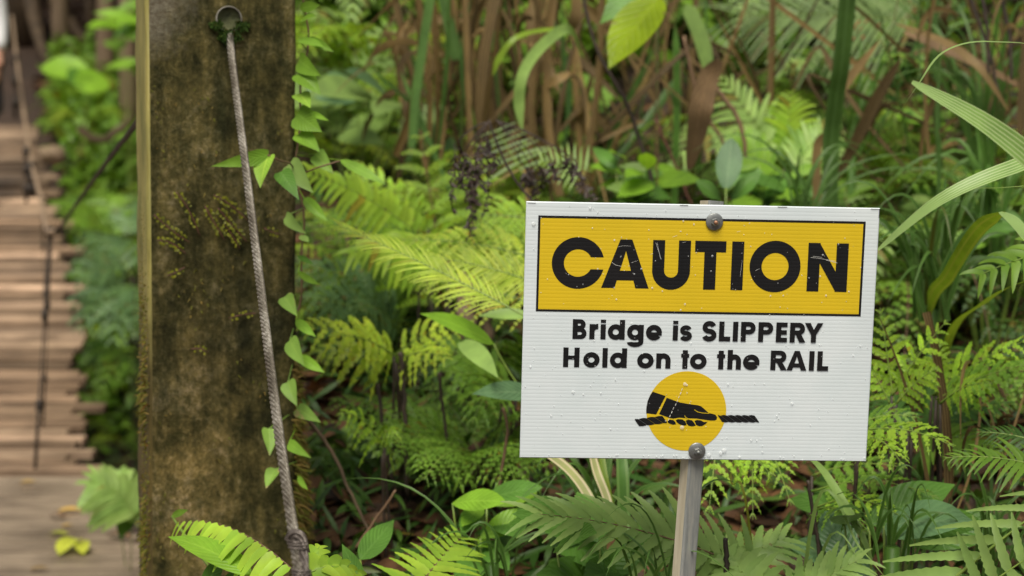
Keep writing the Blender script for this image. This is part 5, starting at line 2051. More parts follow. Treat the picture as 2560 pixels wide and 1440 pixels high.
blade_plant('light green drooping blades below the sign right part', 'grass', 'strap_leaf_plant', bf, [
    ([P(2010, 1130, 2.75), P(2060, 1180, 2.7), P(2110, 1260, 2.66), P(2150, 1330, 2.62), P(2180, 1400, 2.6)], .0075, 'both', nF, 'fern_grey'),
    ([bf, P(2040, 1260, 2.6), P(2150, 1370, 2.55), P(2210, 1440, 2.5)], .0035, 'taper', nF, 'fern_grey'),
    ([bf, P(2060, 1370, 2.55), P(2160, 1420, 2.5)], .0035, 'taper', nF, 'fern_grey'),
    ([bf, P(1870, 1290, 2.62), P(1830, 1210, 2.66), P(1828, 1180, 2.68)], .0020, 'even', nF, 'sprig')], 'fern_grey')
af = P(1440, 480, 4.2)
af.z = H(af.x, af.y)
blade_plant('arched pale blade hanging over the tan reeds', 'leaf', 'arched_reed', af, [
    ([P(1450, 130, 4.3), P(1430, 80, 4.15), P(1400, 78, 4.1), P(1340, 130, 4.05), P(1305, 190, 4.0), P(1297, 260, 4.0), P(1306, 330, 4.0)], .0135, 'even', V((.3, -.9, .25)), 'fern_grey'),
    ([P(1450, 130, 4.35), P(1425, 82, 4.2), P(1360, 76, 4.15), P(1290, 95, 4.1), P(1248, 145, 4.1), P(1232, 190, 4.1)], .0075, 'even', V((.4, -.5, .8)), 'grass_olive')], 'grass_olive')
lf = P(1640, 430, 4.1)
lf.z = H(lf.x, lf.y)
plant('large yellow green leaf pointing down at top centre right', 'leaf', 'broadleaf_plant', lf, [
    (P(1650, -10, 4.0), P(1522, 172, 3.95), .062, 'acum', 'broad_yellow', .05, V((-.55, -.8, .35))),
    (P(1640, -60, 4.1), P(1500, 60, 4.05), .04, 'acum', 'broad_leaf', .08, .6)], stemmat='stem_brown')
lf = P(1820, 640, 3.7)
lf.z = H(lf.x, lf.y)
plant('round blue green leaf standing above the sign top edge', 'leaf', 'broadleaf_plant', lf, [
    (P(1815, 470, 3.7), P(1830, 345, 3.75), .029, 'oval', 'broad_bluish', .02, .2),
    (P(1800, 500, 3.75), P(1740, 450, 3.75), .018, 'lance', 'broad_leaf', .1, .8),
    (P(1830, 500, 3.75), P(1900, 430, 3.75), .02, 'lance', 'broad_leaf', .1, .8)])
df = P(1800, 440, 4.0)
blade_plant('dry curled brown leaf hanging above the sign', 'leaf', 'hanging_dead_leaf', P(1790, 160, 4.0), [
    ([P(1800, 150, 4.0), P(1770, 195, 4.0), P(1752, 260, 3.95), P(1738, 340, 3.97), P(1722, 425, 4.0)], .034, 'both', V((.5, -.9, .1)), 'dead_curl')], 'dead_curl')
blade_plant('pale tan sheath hanging at the top edge centre', 'leaf', 'hanging_dead_leaf', P(1440, -20, 4.5), [
    ([P(1445, -30, 4.5), P(1438, 40, 4.48), P(1425, 85, 4.5)], .017, 'both', V((.5, -.9, .1)), 'reed_tan')], 'reed_tan')
blade_plant('small orange dry leaf caught in the tan reeds', 'leaf', 'hanging_dead_leaf', P(1420, 190, 4.5), [
    ([P(1424, 182, 4.5), P(1395, 198, 4.48), P(1368, 218, 4.5)], .013, 'both', V((.2, -.9, .5)), 'reed_tan')], 'reed_tan')
bb = P(2095, 560, 4.0)
bb.z = H(bb.x, bb.y)
blade_plant('tall broad green blade leaning at upper right', 'leaf', 'tall_reed', bb, [
    ([bb, P(2075, 430, 4.0), P(2088, 250, 3.95), P(2105, 130, 3.9), P(2140, -260, 3.8)], .021, 'even', V((.2, -1, .1)), 'reed_green'),
    ([bb, P(2040, 430, 4.1), P(2070, 330, 4.1), P(2100, 230, 4.1), P(2200, 100, 4.2)], .012, 'even', V((.2, -1, .1)), 'reed_tan')], 'reed_green')
bb = P(1680, 560, 4.6)
bb.z = H(bb.x, bb.y)
blade_plant('pair of upright green blades right of the big yellow leaf', 'leaf', 'tall_reed', bb, [
    ([bb, P(1690, 350, 4.6), P(1692, 200, 4.6), P(1688, 60, 4.6)], .010, 'even', V((.2, -1, .1)), 'grass_green'),
    ([P(1770, 170, 4.5), P(1750, 90, 4.5), P(1715, 10, 4.5)], .022, 'even', V((.3, -1, .1)), 'fern_grey')], 'grass_green')
bb = P(1040, 420, 4.4)
bb.z = H(bb.x, bb.y)
blade_plant('dark green blade leaning at top left of the reeds', 'leaf', 'tall_reed', bb, [
    ([P(1028, 370, 4.4), P(1040, 230, 4.4), P(1058, 110, 4.4), P(1095, -130, 4.4)], .012, 'even', V((.2, -1, .1)), 'reed_green'),
    ([P(1140, 150, 4.6), P(1128, 80, 4.6), P(1100, -60, 4.6)], .018, 'even', V((.2, -1, .1)), 'reed_green')], 'reed_green')
blade_plant('slanting tan frond stalk right of the upper sign edge', 'leaf', 'hanging_dead_leaf', P(2140, 330, 4.2), [
    ([P(2060, 500, 4.2), P(2150, 330, 4.2), P(2200, 230, 4.2), P(2250, 150, 4.2)], .018, 'both', V((.5, -.9, .3)), 'reed_brown')], 'reed_brown')
blade_plant('brown drooping dead palm leaf at top right', 'leaf', 'hanging_dead_leaf', P(2400, 90, 4.2), [
    ([P(2240, 60, 4.3), P(2350, 100, 4.2), P(2440, 160, 4.1), P(2520, 275, 4.1)], .011, 'both', V((-.3, -.6, .8)), 'reed_tan'),
    ([P(2260, 80, 4.35), P(2400, 140, 4.3), P(2560, 220, 4.3)], .018, 'both', V((-.3, -.6, .8)), 'dead_curl')], 'reed_tan')

# palm frond pale top right, fern in the light behind
fern('pale feathery palm frond at the top right', 'palm_pale', [
    D(b=(2330, 60, 4.9), t=(1850, 40, 4.8), w=.27, n=26, st='L', arch=.05, up=.8, droop=.2, a0=60, a1=30, pw=.032, nostalk=1, prof='even'),
    D(b=(2330, 30, 5.0), t=(1990, -60, 5.0), w=.26, n=24, st='L', arch=.05, up=.8, droop=.2, a0=60, a1=30, pw=.032, nostalk=1, prof='even')], name='palm', cat='palm', base=P(2350, 300, 5.0))
fern('sunlit pale fern glowing behind the dry leaf above the sign', 'fern_pale', [
    D(b=(1960, 420, 4.45), t=(1800, 190, 4.45), w=.17, n=12, st='P', arch=.05, up=.8, droop=.35, pw=.085),
    D(b=(1970, 420, 4.45), t=(1975, 230, 4.45), w=.16, n=11, st='P', arch=.05, up=.8, droop=.35, pw=.085, mat='fern_bright'),
    D(b=(1980, 430, 4.4), t=(2080, 300, 4.4), w=.14, n=11, st='P', arch=.05, up=.8, droop=.35, pw=.085),
    D(b=(1940, 440, 4.4), t=(1820, 350, 4.4), w=.15, n=11, st='P', arch=.1, up=.8, droop=.35, pw=.085, mat='fern_mid')])
fern('striped pale palm frond fragment above the left sign corner', 'palm_pale', [
    D(b=(1310, 440, 3.9), t=(1240, 320, 4.0), w=.085, n=8, st='L', arch=.0, up=.3, droop=.0, a0=98, a1=88, pw=.075, nostalk=1, prof='even'),
    D(b=(1480, 430, 3.9), t=(1350, 400, 3.9), w=.07, n=9, st='L', arch=.05, up=.8, droop=.0, a0=85, a1=60, pw=.07, nostalk=1, prof='even', mat='fern_grey')], name='palm', cat='palm', base=P(1330, 560, 3.95))

# ---------------------------------------------------------------- broadleaf plants
def broad(label, px, py, d, n, size, mats, seed, shape='acum', hgt=.25, group=None):
    rnd = random.Random(seed)
    f = P(px, py, d)
    f.z = H(f.x, f.y)
    lv = []
    tip0 = P(px, py, d)
    for k in range(n):
        az = rnd.uniform(0, 6.283)
        dv = V((math.cos(az), math.sin(az) * .8 - .2, rnd.uniform(-.35, .45))).normalized()
        a = tip0 + V((rnd.uniform(-.6, .6) * size, rnd.uniform(-.5, .5) * size, rnd.uniform(-hgt, hgt)))
        s = size * rnd.uniform(.7, 1.2)
        lv.append((a, a + dv * s, s * rnd.uniform(.17, .24), shape, rnd.choice(mats), .12, .9))
    return plant(label, 'plant', 'broadleaf_plant', f, lv, group)


fern('blurred bright fern wall at the top between post and reeds', 'fern_bright', [
    D(b=(900, 330, 5.7), t=(760, 60, 5.7), w=.26, n=9, arch=.06, up=.8, droop=.35, m=11, keep=1),
    D(b=(910, 330, 5.7), t=(880, 20, 5.8), w=.26, n=9, arch=.06, up=.8, droop=.35, m=11, keep=1),
    D(b=(930, 320, 5.6), t=(970, 60, 5.7), w=.24, n=9, arch=.06, up=.8, droop=.35, m=11, keep=1, mat='fern_pale'),
    D(b=(900, 340, 5.5), t=(790, 190, 5.5), w=.2, n=9, arch=.1, up=.8, droop=.35, m=10, keep=1, mat='fern_pale'),
    D(b=(930, 340, 5.5), t=(960, 210, 5.5), w=.2, n=9, arch=.1, up=.8, droop=.35, m=10, keep=1)])
broad('grey green broad leaves behind the vine at upper left centre', 885, 290, 5.2, 14, .26, ['broad_bluish', 'fern_grey'], 81, 'acum', .08)
broad('bright broad leaved seedling at bottom centre', 1215, 1330, 2.95, 14, .10, ['broad_bright', 'broad_leaf', 'broad_leaf'], 82, 'lance', .06)
broad('dark broad leaved seedling under the grey green frond', 1520, 1440, 2.65, 12, .15, ['broad_leaf'], 83, 'acum', .07)
broad('dark glossy broad leaved plant at bottom right', 2230, 1400, 2.75, 10, .17, ['broad_leaf', 'broad_bluish'], 84, 'acum', .08)
broad('low leafy plant along the top edge of the sign', 1600, 450, 4.1, 22, .12, ['broad_leaf', 'broad_bright', 'fern_pale'], 85, 'acum', .06)
broad('leafy plant above the middle of the sign top', 1930, 460, 4.2, 20, .12, ['broad_leaf', 'broad_bright'], 86, 'acum', .07)
broad('leafy shrub with pale spots in the upper right shade', 2250, 330, 4.8, 24, .13, ['broad_leaf', 'broad_bright', 'reed_tan'], 87, 'acum', .25)
broad('blurred bright sapling leaves at top left beside the post', 320, 70, 10.5, 14, .26, ['fern_mid', 'broad_bright', 'broad_leaf'], 88, 'acum', .3)
broad('blurred leafy bush at the top between post and reeds', 850, 90, 6.2, 40, .22, ['fern_bright', 'broad_bright', 'fern_mid'], 89, 'acum', .35)
broad('low leafy plant beyond the sign at the right edge', 2480, 560, 4.0, 16, .12, ['broad_leaf', 'fern_mid'], 90, 'acum', .1)
f0 = P(1500, 960, 3.2); f0.z = H(f0.x, f0.y)
plant('long pale green leaves overlapping the left sign edge', 'plant', 'broadleaf_plant', P(1330, 1010, 3.2), [
    (P(1235, 860, 3.2), P(1050, 784, 3.1), .022, 'acum', 'broad_bright', .12, 1.0),
    (P(1150, 850, 3.15), P(1245, 945, 3.0), .020, 'acum', 'fern_grey', .10, .8),
    (P(1330, 790, 3.2), P(1195, 790, 3.2), .014, 'acum', 'fern_grey', .08, 1.2),
    (P(1345, 985, 3.1), P(1180, 985, 3.0), .022, 'acum', 'broad_bluish', .10, .8)])
plant('long green strap leaf curving before the post foot', 'plant', 'strap_leaf_plant', P(640, 1560, 2.5), [
    (P(632, 1440, 2.5), P(420, 1342, 2.6), .021, 'acum', 'broad_bright', .16, 1.2),
    (P(510, 1470, 2.55), P(560, 1385, 2.55), .013, 'acum', 'broad_leaf', .05, .4),
    (P(560, 1480, 2.55), P(610, 1420, 2.55), .014, 'acum', 'broad_leaf', .05, .4),
    (P(665, 1480, 2.5), P(655, 1390, 2.5), .012, 'acum', 'fern_grey', .05, .4),
    (P(430, 1290, 2.8), P(470, 1275, 2.75), .006, 'acum', 'broad_bright', .05, .4)])
plant('green pointed leaf standing beside the cable foot', 'plant', 'strap_leaf_plant', P(930, 1560, 2.5), [
    (P(905, 1460, 2.5), P(855, 1360, 2.5), .012, 'acum', 'broad_leaf', .05, .4),
    (P(900, 1400, 2.7), P(985, 1300, 2.8), .020, 'acum', 'broad_leaf', .05, .6)])
plant('bright arching leaf by the gully left of the post', 'plant', 'strap_leaf_plant', V((-1.2, 5.2, -.1)), [
    (P(285, 1180, 5.1), P(205, 1235, 5.0), .016, 'acum', 'broad_bright', .4, .6),
    (P(330, 1260, 5.0), P(300, 1350, 4.9), .03, 'acum', 'broad_leaf', .2, .6)])
plant('blurred lime leaf pair beside the bridge at upper left', 'plant', 'broadleaf_plant', P(190, 420, 10.5), [
    (P(225, 190, 10.4), P(102, 170, 10.4), .10, 'oval', 'broad_bright', .18, 1.0),
    (P(265, 195, 10.4), P(190, 225, 10.2), .10, 'oval', 'broad_bright', .12, .6),
    (P(230, 200, 10.4), P(170, 205, 10.2), .09, 'oval', 'broad_leaf', .12, .6)], stemmat='stem_brown')

# red flower sprig
fl = P(2150, 80, 4.9)
ft = thing('red_flower', 'tiny red flowers in front of the pale palm frond', 'flower', fl)
q = MB()
rr = random.Random(4)
for k in range(16):
    a = fl + V((rr.uniform(-.05, .06), rr.uniform(-.03, .03), rr.uniform(-.02, .03)))
    leaf(q, a, a + V((rr.uniform(-.03, .03), -.005, rr.uniform(-.015, .02))), .007, V((0, -1, .4)), 'oval', .1, .2, 4)
q.build('petals', 'flower_red', ft)
q = MB()
q.tube([V((fl.x + .1, fl.y + .1, H(fl.x, fl.y))), fl + V((.05, .05, -.2)), fl], .003, 5)
q.build('stem', 'stem_green', ft)


# ---------------------------------------------------------------- climbing vine and sprigs on the post
def build_vine():
    hw = postw / 2
    t = thing('climbing_vine', 'climbing vine with heart shaped leaves along the post right edge', 'vine', pw(hw, .02, .5))
    pts = []
    for k in range(40):
        z = 0.75 + 1.2 * k / 39
        pts.append(pw(hw + .006 + .012 * sstep(1.2, 1.6, z) + .007 * math.sin(z * 17) + .004 * math.sin(z * 41), .012 + .02 * math.sin(z * 9), z))
    q = MB()
    q.tube(pts, .0019, 6)
    q.tube([P(742, 430, 2.99), P(725, 408, 2.93), P(700, 402, 2.88), P(670, 388, 2.85)], .0016, 5)
    q.tube([P(742, 440, 2.99), P(790, 420, 2.95), P(850, 402, 2.93)], .0016, 5)
    q.build('vine_stem', 'stem_brown', t)
    D_ = 2.9
    specs = [  # base, tip (px), width px, mat, nrm
        ((752, 55), (790, 40), 13, 'vine_leaf'), ((750, 20), (800, 12), 14, 'vine_leaf'), ((768, 95), (835, 130), 12, 'vine_leaf'),
        ((745, 100), (810, 118), 13, 'vine_leaf'), ((748, 150), (803, 190), 20, 'vine_leaf'), ((748, 185), (802, 238), 24, 'vine_leaf'),
        ((748, 235), (776, 270), 20, 'vine_leaf_lime'), ((744, 285), (805, 330), 27, 'vine_leaf'), ((770, 280), (822, 302), 9, 'vine_leaf'),
        ((748, 335), (800, 380), 23, 'vine_leaf'), ((790, 385), (835, 435), 23, 'vine_leaf_pale'), ((850, 400), (965, 462), 15, 'vine_leaf'),
        ((672, 388), (528, 416), 21, 'vine_leaf'), ((670, 392), (651, 470), 30, 'vine_leaf_lime'), ((724, 410), (783, 482), 27, 'fern_grey'),
        ((702, 430), (748, 500), 22, 'broad_leaf'), ((760, 495), (818, 552), 13, 'vine_leaf'), ((715, 540), (766, 585), 16, 'fern_grey'),
        ((750, 590), (772, 605), 9, 'fern_grey'), ((745, 640), (785, 662), 8, 'broad_leaf'), ((745, 680), (800, 712), 9, 'vine_leaf'),
        ((712, 742), (742, 790), 24, 'vine_leaf_pale'), ((740, 800), (790, 842), 13, 'vine_leaf'), ((725, 850), (762, 915), 24, 'vine_leaf_pale'),
        ((745, 890), (812, 932), 15, 'vine_leaf'), ((720, 955), (742, 1015), 22, 'vine_leaf_pale'), ((742, 1022), (802, 1056), 19, 'vine_leaf_pale'),
        ((722, 1108), (778, 1145), 19, 'vine_leaf'), ((672, 1072), (674, 1140), 19, 'vine_leaf_pale'), ((690, 1172), (665, 1222), 19, 'vine_leaf_pale'),
        ((745, 1190), (770, 1225), 9, 'vine_leaf')]
    for i, (a, b, wpx, mat) in enumerate(specs):
        d0 = 2.96 if a[0] < 735 else 2.985
        if 520 < a[0] < 705 and a[1] < 600:
            d0 = 2.86
        pa = P(a[0], a[1], d0)
        pb = P(b[0], b[1], d0 - .035)
        nr = V((U(-.7, .4), -1, U(-.1, .8)))
        if a[1] > 700:
            wpx *= .82
        q = MB()
        shape = 'heart' if wpx > 15 else 'acum'
        leaf(q, pa, pb, wpx / FPX * d0 * U(.85, 1.2), nr, shape, .08, U(.12, .35), 12)
        if i not in (12, 13):
            e = min(pts, key=lambda p: (p - pa).length)
            q.tube([e, pa], .001, 4)
        q.build('leaf', mat, t)


build_vine()


def sprig(label, x0, y0, x1, y1, seed, dens=1.0):
    rnd = random.Random(seed)
    a, b = onface(x0, y0, .006), onface(x1, y1, .006)
    c = (a + b) / 2 + V((0, 0, rnd.uniform(-.01, .02))) - bdir * .006
    mb = MB()
    mb.origin = V(a)
    pts = bez(a, c, b, 14)
    mb.tube(pts, .0009, 4, 1)
    L = (b - a).length
    n = int(L / .0034 * dens)
    T = (b - a).normalized()
    Sd = T.cross(-bdir).normalized()
    for k in range(n):
        u = .15 + .85 * k / n
        p = pts[min(13, int(u * 14))].lerp(pts[min(14, int(u * 14) + 1)], u * 14 % 1)
        for s_ in (1, -1):
            if rnd.random() < .25:
                continue
            r = rnd.uniform(.0016, .0030)
            cc = p + Sd * s_ * rnd.uniform(.001, .0045) - bdir * rnd.uniform(.0, .004)
            e = cc + (Sd * s_ * rnd.uniform(.3, 1) + T * rnd.uniform(-.5, .8)).normalized() * r * 2
            leaf(mb, cc, e, r, -bdir + V((rnd.uniform(-.4, .4), 0, rnd.uniform(0, .6))), 'oval', .1, .3, 3)
    o = mb.build('creeping_sprig', ['sprig', 'twig_red'])
    return tag(o, label, 'plant')


sprig('yellow creeping sprig nearest the post left side', 475, 606, 385, 537, 1)
sprig('steep yellow sprig second from the post left side', 500, 590, 440, 480, 2)
sprig('yellow sprig starting left of the middle group on the post', 562, 600, 512, 515, 3)
sprig('thick yellow sprig in the middle group on the post', 618, 605, 545, 520, 4, 1.3)
sprig('upper yellow sprig that nears the cable on the post', 620, 552, 535, 488, 5)
sprig('low faint yellow sprig below the leftmost sprig', 465, 635, 392, 600, 6, .8)
sprig('tiny curved sprig on dark stain under the sprigs', 462, 668, 420, 690, 7, .8)
sprig('short sprig peeking out right of the cable', 700, 585, 660, 570, 8, .7)
sprig('sprig hanging under the cable at post mid height', 640, 783, 572, 795, 9, .5)
sprig('faint sprig on the post below mid height', 520, 880, 478, 873, 10, .5)
sprig('dark rooted sprig on the right of the middle group', 600, 622, 560, 560, 12, 1.1)

# ---------------------------------------------------------------- fallen leaves on the boardwalk
def fallen(label, px, py, size, rz, mat, z=.004, curl=.15, shape='acum'):
    # hits the boards at z
    d = P(px, py, 1.0) - CAMP
    t = (z - CAMZ) / d.z
    p = CAMP + d * t
    mb = MB()
    mb.origin = V(p)
    dv = V((math.cos(rz), math.sin(rz), 0)) * size / 2
    leaf(mb, p - dv, p + dv + V((0, 0, .004)), size * .22, V((0, 0, 1)), shape, curl, .3, 8)
    for i in range(len(mb.v)):
        mb.v[i].z = max(mb.v[i].z, z)
    o = mb.build('fallen_leaf', mat)
    return tag(o, label, 'leaf', 'leaves fallen on the boardwalk')


fallen('yellow fallen leaf near the bridge end of the boardwalk', 70, 1208, .06, .1, 'litter_yellow')
fallen('broad pale yellow fallen leaf in the boardwalk middle', 176, 1280, .09, .05, 'litter_yellow')
fallen('small orange fallen leaf between pale and lime leaves', 168, 1316, .04, .3, 'litter_yellow')
fallen('lime fallen leaf lying flat beside the folded lime one', 148, 1338, .075, -.3, 'litter_lime')
fallen('lime fallen leaf pointing at the viewer', 178, 1372, .15, 1.3, 'litter_lime', .004, .3)
fallen('lime fallen leaf half folded beside the lime pointing one', 203, 1374, .12, 1.9, 'litter_lime', .004, .3)
fallen('dark brown fallen leaf on the boardwalk', 145, 1295, .065, -.3, 'dead_leaf', .004, .3)
fallen('dark brown fallen leaf at the boardwalk edge near the post', 262, 1312, .06, .4, 'dead_leaf', .004, .3)
fallen('curled brown leaf closest to the post foot', 300, 1345, .09, -.4, 'dead_leaf', .004, .3)
fallen('pale scrap of leaf at the bottom left edge', 98, 1425, .06, .1, 'reed_tan')


# ---------------------------------------------------------------- leaf litter and low ground cover
def scatter(name, n, mat, seed, region, size, lift, flat=True, label=None, cat=None):
    rnd = random.Random(seed)
    mb = MB()
    for _ in range(n):
        x0, x1, d0, d1 = region[rnd.randrange(len(region))]
        d = d0 + (d1 - d0) * rnd.random()
        x = (rnd.uniform(x0, x1) - 1280) / FPX * d
        y = d
        if x < -.22 * y - .02 and y < 14 and x < (deck_edge(min(12.9, max(6.3, y))) + .12) and y > 2:
            continue
        if -1.2 < x + 1.1 + .0 < .1 and y < 6.2 and x < -.23 * y:
            continue
        z = H(x, y) + rnd.uniform(.0, lift)
        az = rnd.uniform(0, 6.283)
        el = rnd.uniform(-.5, .5) if flat else rnd.uniform(-.9, .9)
        dv = V((math.cos(az) * math.cos(el), math.sin(az) * math.cos(el), math.sin(el)))
        s = size * rnd.uniform(.5, 1.4)
        a = V((x, y, z))
        nr = V((rnd.uniform(-.7, .7), rnd.uniform(-1, .3), 1))
        leaf(mb, a, a + dv * s, s * (rnd.uniform(.05, .11) if name == 'ground_cover' else rnd.uniform(.16, .3)), nr, 'acum', rnd.uniform(-.1, .25), rnd.uniform(-.2, .4), 4)
    o = mb.build(name, mat)
    tag(o, label, cat, None, 'stuff')
    return o


scatter('leaf_litter', 9000, 'litter', 101, [(700, 2700, 2.3, 5.5), (600, 4400, 1.4, 6.5), (700, 2700, 2.3, 4.2), (0, 360, 9.5, 17), (0, 200, 11, 18)], .09, .04, True, 'brown dead leaf litter on the ground between plants', 'leaf litter')
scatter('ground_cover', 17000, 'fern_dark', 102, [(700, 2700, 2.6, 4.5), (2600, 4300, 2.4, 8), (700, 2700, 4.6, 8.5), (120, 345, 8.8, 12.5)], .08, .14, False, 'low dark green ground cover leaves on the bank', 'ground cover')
scatter('undergrowth', 8000, 'fern_mid', 103, [(2700, 4200, 4.5, 9.5), (700, 1500, 5.6, 9.5), (1300, 2700, 5.8, 9.5), (140, 345, 10.0, 13)], .13, .35, False, 'mid green undergrowth leaves high on the bank', 'undergrowth')

# ---------------------------------------------------------------- trees at far left
def tree(label, px, d, r, hgt, mat, seed, buttress=False, lean=0.0, crown=True):
    rnd = random.Random(seed)
    x = (px - 1280) / FPX * d
    f = V((x, d, H(x, d) - .05))
    t = thing('tree', label, 'tree', f)
    q = MB()
    pts = [f + V((lean * h_ + rnd.uniform(-1, 1) * r * .3, rnd.uniform(-1, 1) * r * .3, h_)) for h_ in [hgt * k / 9 for k in range(10)]]
    q.tube(pts, [r * (1.25 - .7 * k / 9) for k in range(10)], 10)
    for k in range(5):
        a = pts[5 + k % 4]
        az = rnd.uniform(0, 6.283)
        q.tube(bez(a, a + V((math.cos(az), math.sin(az), .8)) * hgt * .10, a + V((math.cos(az) * 1.8, math.sin(az) * 1.8, 1.4)) * hgt * .13, 6), [r * .35 * (1 - .12 * j) for j in range(7)], 6)
    if buttress:
        for az in (-.2, 2.4, 4.0, 5.2):
            dv = V((math.cos(az), math.sin(az), 0))
            q.tube(bez(f + V((0, 0, hgt * .22)), f + dv * r * .9 + V((0, 0, hgt * .05)), f + dv * r * 4.5 - V((0, 0, .15)), 8), [r * .55, r * .55, r * .5, r * .45, r * .4, r * .35, r * .3, r * .22, r * .12], 8)
    q.build('trunk', mat, t)
    c = MB()
    for _ in range(420):
        a = pts[-1] + V((rnd.gauss(0, 1) * hgt * .16, rnd.gauss(0, 1) * hgt * .16, rnd.gauss(0, 1) * hgt * .10))
        dv = V((rnd.uniform(-1, 1), rnd.uniform(-1, 1), rnd.uniform(-.8, .4))).normalized()
        leaf(c, a, a + dv * .22, .05, V((0, 0, 1)), 'acum', .1, .2, 4)
    c.build('crown', 'fern_mid', t)


tree('dark buttressed tree trunk beyond the end of the bridge', 75, 14.0, .17, 5.0, 'bark', 201, True, -.03)
tree('slim pale trunk just right of the buttressed tree', 165, 13.0, .055, 4.5, 'bark_pale', 202)
tree('slim pale trunk midway between bridge and post', 268, 12.0, .055, 4.5, 'bark_pale', 203, False, .02)
tree('slim brown trunk hugging the left side of the post', 325, 11.5, .05, 4.2, 'bark_pale', 204, False, .01)
tree('thin dark trunk behind the midway pale trunk', 243, 13.8, .05, 4.6, 'bark', 205)
stick('fallen pale branch lying on the slope left of the post', Q(10.6, (195, 320), (260, 350), (330, 290)), .03, .02, 'bark_pale')
stick('brown fallen log end sticking out near the bridge rail', Q(10.4, (105, 388), (160, 385)), .05, .05, 'bark_pale', 'fallen_log', 'log', sides=10)


# ---------------------------------------------------------------- person on the bridge (mostly left of the picture)
def skinned(name, verts, edges, radii, mat, parent, sub=2):
    base = root_loc(parent)
    me = bpy.data.meshes.new(name)
    me.from_pydata([tuple(v) for v in verts], edges, [])
    o = bpy.data.objects.new(name, me)
    COL.objects.link(o)
    md = o.modifiers.new('s', 'SKIN')
    for i, r in enumerate(radii):
        rv = r if isinstance(r, tuple) else (r, r)
        me.skin_vertices[0].data[i].radius = rv
    me.skin_vertices[0].data[0].use_root = True
    ms = o.modifiers.new('u', 'SUBSURF')
    ms.levels = ms.render_levels = sub
    bpy.context.view_layer.update()
    me2 = bpy.data.meshes.new_from_object(o.evaluated_get(bpy.context.evaluated_depsgraph_get()))
    o.modifiers.clear()
    o.data = me2
    me2.materials.clear()
    me2.materials.append(MATS[mat])
    me2.polygons.foreach_set('use_smooth', [True] * len(me2.polygons))
    o.parent = parent
    return o


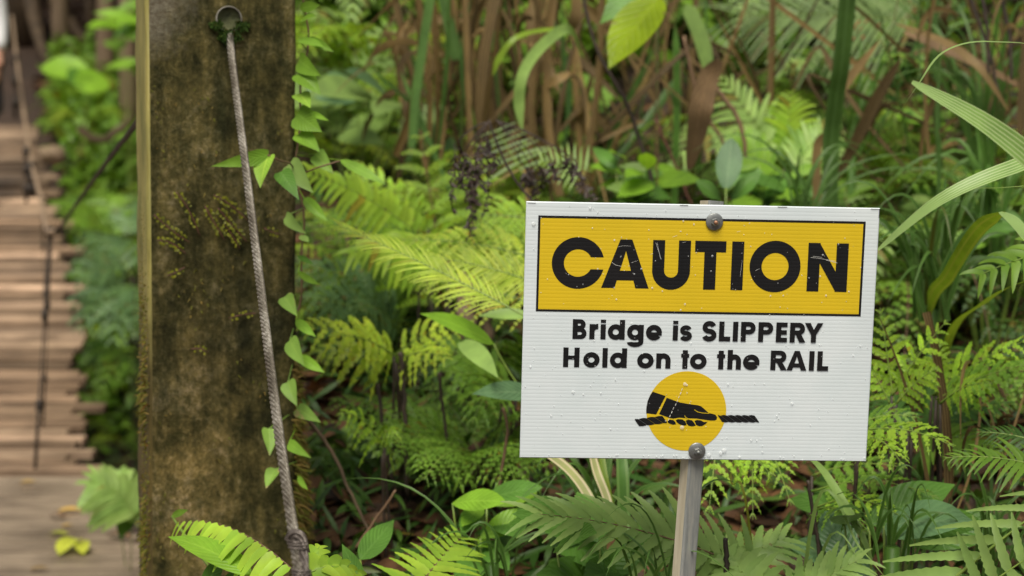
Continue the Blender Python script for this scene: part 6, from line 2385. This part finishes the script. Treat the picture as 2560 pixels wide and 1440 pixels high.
def build_person():
    y = 10.8
    x = -3.42
    z = deck_z(y) + .02
    t = thing('person', 'person in white shirt and dark shorts walking on the bridge', 'person', (x, y, z))

    def pv(a, b, c):
        return V((a, b, c))
    # facing -y (towards viewer), right limbs at -x, left limbs at +x (picture right)
    V_ = [pv(0, 0, .92), pv(0, .01, 1.08), pv(0, .01, 1.28), pv(0, .01, 1.42), pv(0, 0, 1.52), pv(0, -.02, 1.60), pv(0, -.03, 1.70),
          # left arm
          pv(.17, .01, 1.40), pv(.20, .02, 1.14), pv(.215, -.05, .92), pv(.215, -.07, .86),
          # right arm
          pv(-.17, .01, 1.40), pv(-.21, .02, 1.14), pv(-.20, -.06, .92), pv(-.20, -.08, .86),
          # left leg
          pv(.10, -.01, .86), pv(.11, -.06, .48), pv(.11, .02, .09), pv(.12, -.14, .035),
          # right leg
          pv(-.10, .01, .86), pv(-.11, .05, .48), pv(-.11, .20, .12), pv(-.12, .08, .035)]
    E = [(0, 1), (1, 2), (2, 3), (3, 4), (4, 5), (5, 6), (3, 7), (7, 8), (8, 9), (9, 10), (3, 11), (11, 12), (12, 13), (13, 14),
         (0, 15), (15, 16), (16, 17), (17, 18), (0, 19), (19, 20), (20, 21), (21, 22)]
    Rr = [(.15, .11), (.14, .10), (.16, .11), (.13, .09), .055, (.075, .09), (.07, .085), .055, .042, .028, (.018, .036), .055, .042, .028, (.018, .036),
          .085, .058, .036, .034, .085, .058, .036, .034]
    base = V(t.location)
    body = skinned('body', [v for v in V_], E, Rr, 'skin', t)
    # hands
    for sx in (1, -1):
        hv = [pv(sx * .215, -.07, .87)]
        he = []
        hr = [.018]
        for k, (dy, ln) in enumerate(((-.030, .075), (-.010, .085), (.010, .08), (.028, .065))):
            p0 = pv(sx * .217, -.07 + dy, .825)
            p1 = p0 + V((-sx * .004, -.004, -ln * .5))
            p2 = p1 + V((-sx * .016, -.006, -ln * .45))
            i = len(hv)
            hv += [p0, p1, p2]
            he += [(0, i), (i, i + 1), (i + 1, i + 2)]
            hr += [.0095, .0085, .007]
        i = len(hv)
        hv += [pv(sx * .205, -.115, .85), pv(sx * .195, -.13, .81)]
        he += [(0, i), (i, i + 1)]
        hr += [.0105, .008]
        h = skinned('hand', hv, he, hr, 'skin', t, 1)
    # shirt with long sleeves
    sv = [pv(0, 0, .86), pv(0, .01, 1.08), pv(0, .01, 1.28), pv(0, .01, 1.43), pv(0, 0, 1.475), pv(.175, .01, 1.40), pv(.205, .02, 1.14), pv(.217, -.045, .955), pv(-.175, .01, 1.40), pv(-.215, .02, 1.14), pv(-.202, -.05, .955)]
    skinned('shirt', sv, [(0, 1), (1, 2), (2, 3), (3, 4), (3, 5), (5, 6), (6, 7), (3, 8), (8, 9), (9, 10)],
            [(.185, .14), (.165, .125), (.18, .13), (.15, .11), .07, .075, .064, .05, .075, .064, .05], 'white_cloth', t)
    hv = [pv(0, 0, .90), pv(.115, -.01, .84), pv(.135, -.05, .52), pv(-.115, .01, .84), pv(-.13, .04, .52)]
    skinned('shorts', hv, [(0, 1), (1, 2), (0, 3), (3, 4)], [(.155, .125), .112, .105, .112, .10], 'navy_cloth', t)
    for (a, b) in ((pv(.11, .04, .04), pv(.12, -.16, .03)), (pv(-.11, .22, .06), pv(-.12, .03, .03))):
        skinned('shoe', [a, (a + b) / 2 + V((0, 0, -.002)), b], [(0, 1), (1, 2)], [(.042, .05), (.045, .045), (.042, .035)], 'shoe', t)
    # face details and hair
    q = MB()
    b0 = base
    def ell(c, r, seg=12, half=False):
        vs, fs = [], []
        for i in range(7):
            th = math.pi * i / 6
            for k in range(seg):
                a = 2 * math.pi * k / seg
                vs.append(b0 + c + V((r[0] * math.sin(th) * math.cos(a), r[1] * math.sin(th) * math.sin(a), r[2] * math.cos(th))))
        for i in range(6):
            for k in range(seg):
                j = (k + 1) % seg
                fs.append((i * seg + k, (i + 1) * seg + k, (i + 1) * seg + j, i * seg + j))
        q.add(vs, fs)
    ell(V((0, .005, 1.745)), (.088, .105, .075))
    ell(V((0, .045, 1.69)), (.084, .07, .09))
    q.build('hair', 'hair', t)
    q = MB()
    ell(V((0, -.122, 1.665)), (.013, .02, .022))
    for sx in (1, -1):
        ell(V((sx * .083, -.02, 1.67)), (.012, .02, .03))
    q.build('nose_and_ears', 'skin', t)
    q = MB()
    for sx in (1, -1):
        ell(V((sx * .032, -.108, 1.69)), (.012, .008, .007))
    q.build('eyes', 'shoe', t)
    q = MB()
    ell(V((0, -.108, 1.625)), (.024, .008, .007))
    q.build('mouth', 'twig_red', t)


build_person()
bpy.context.view_layer.update()
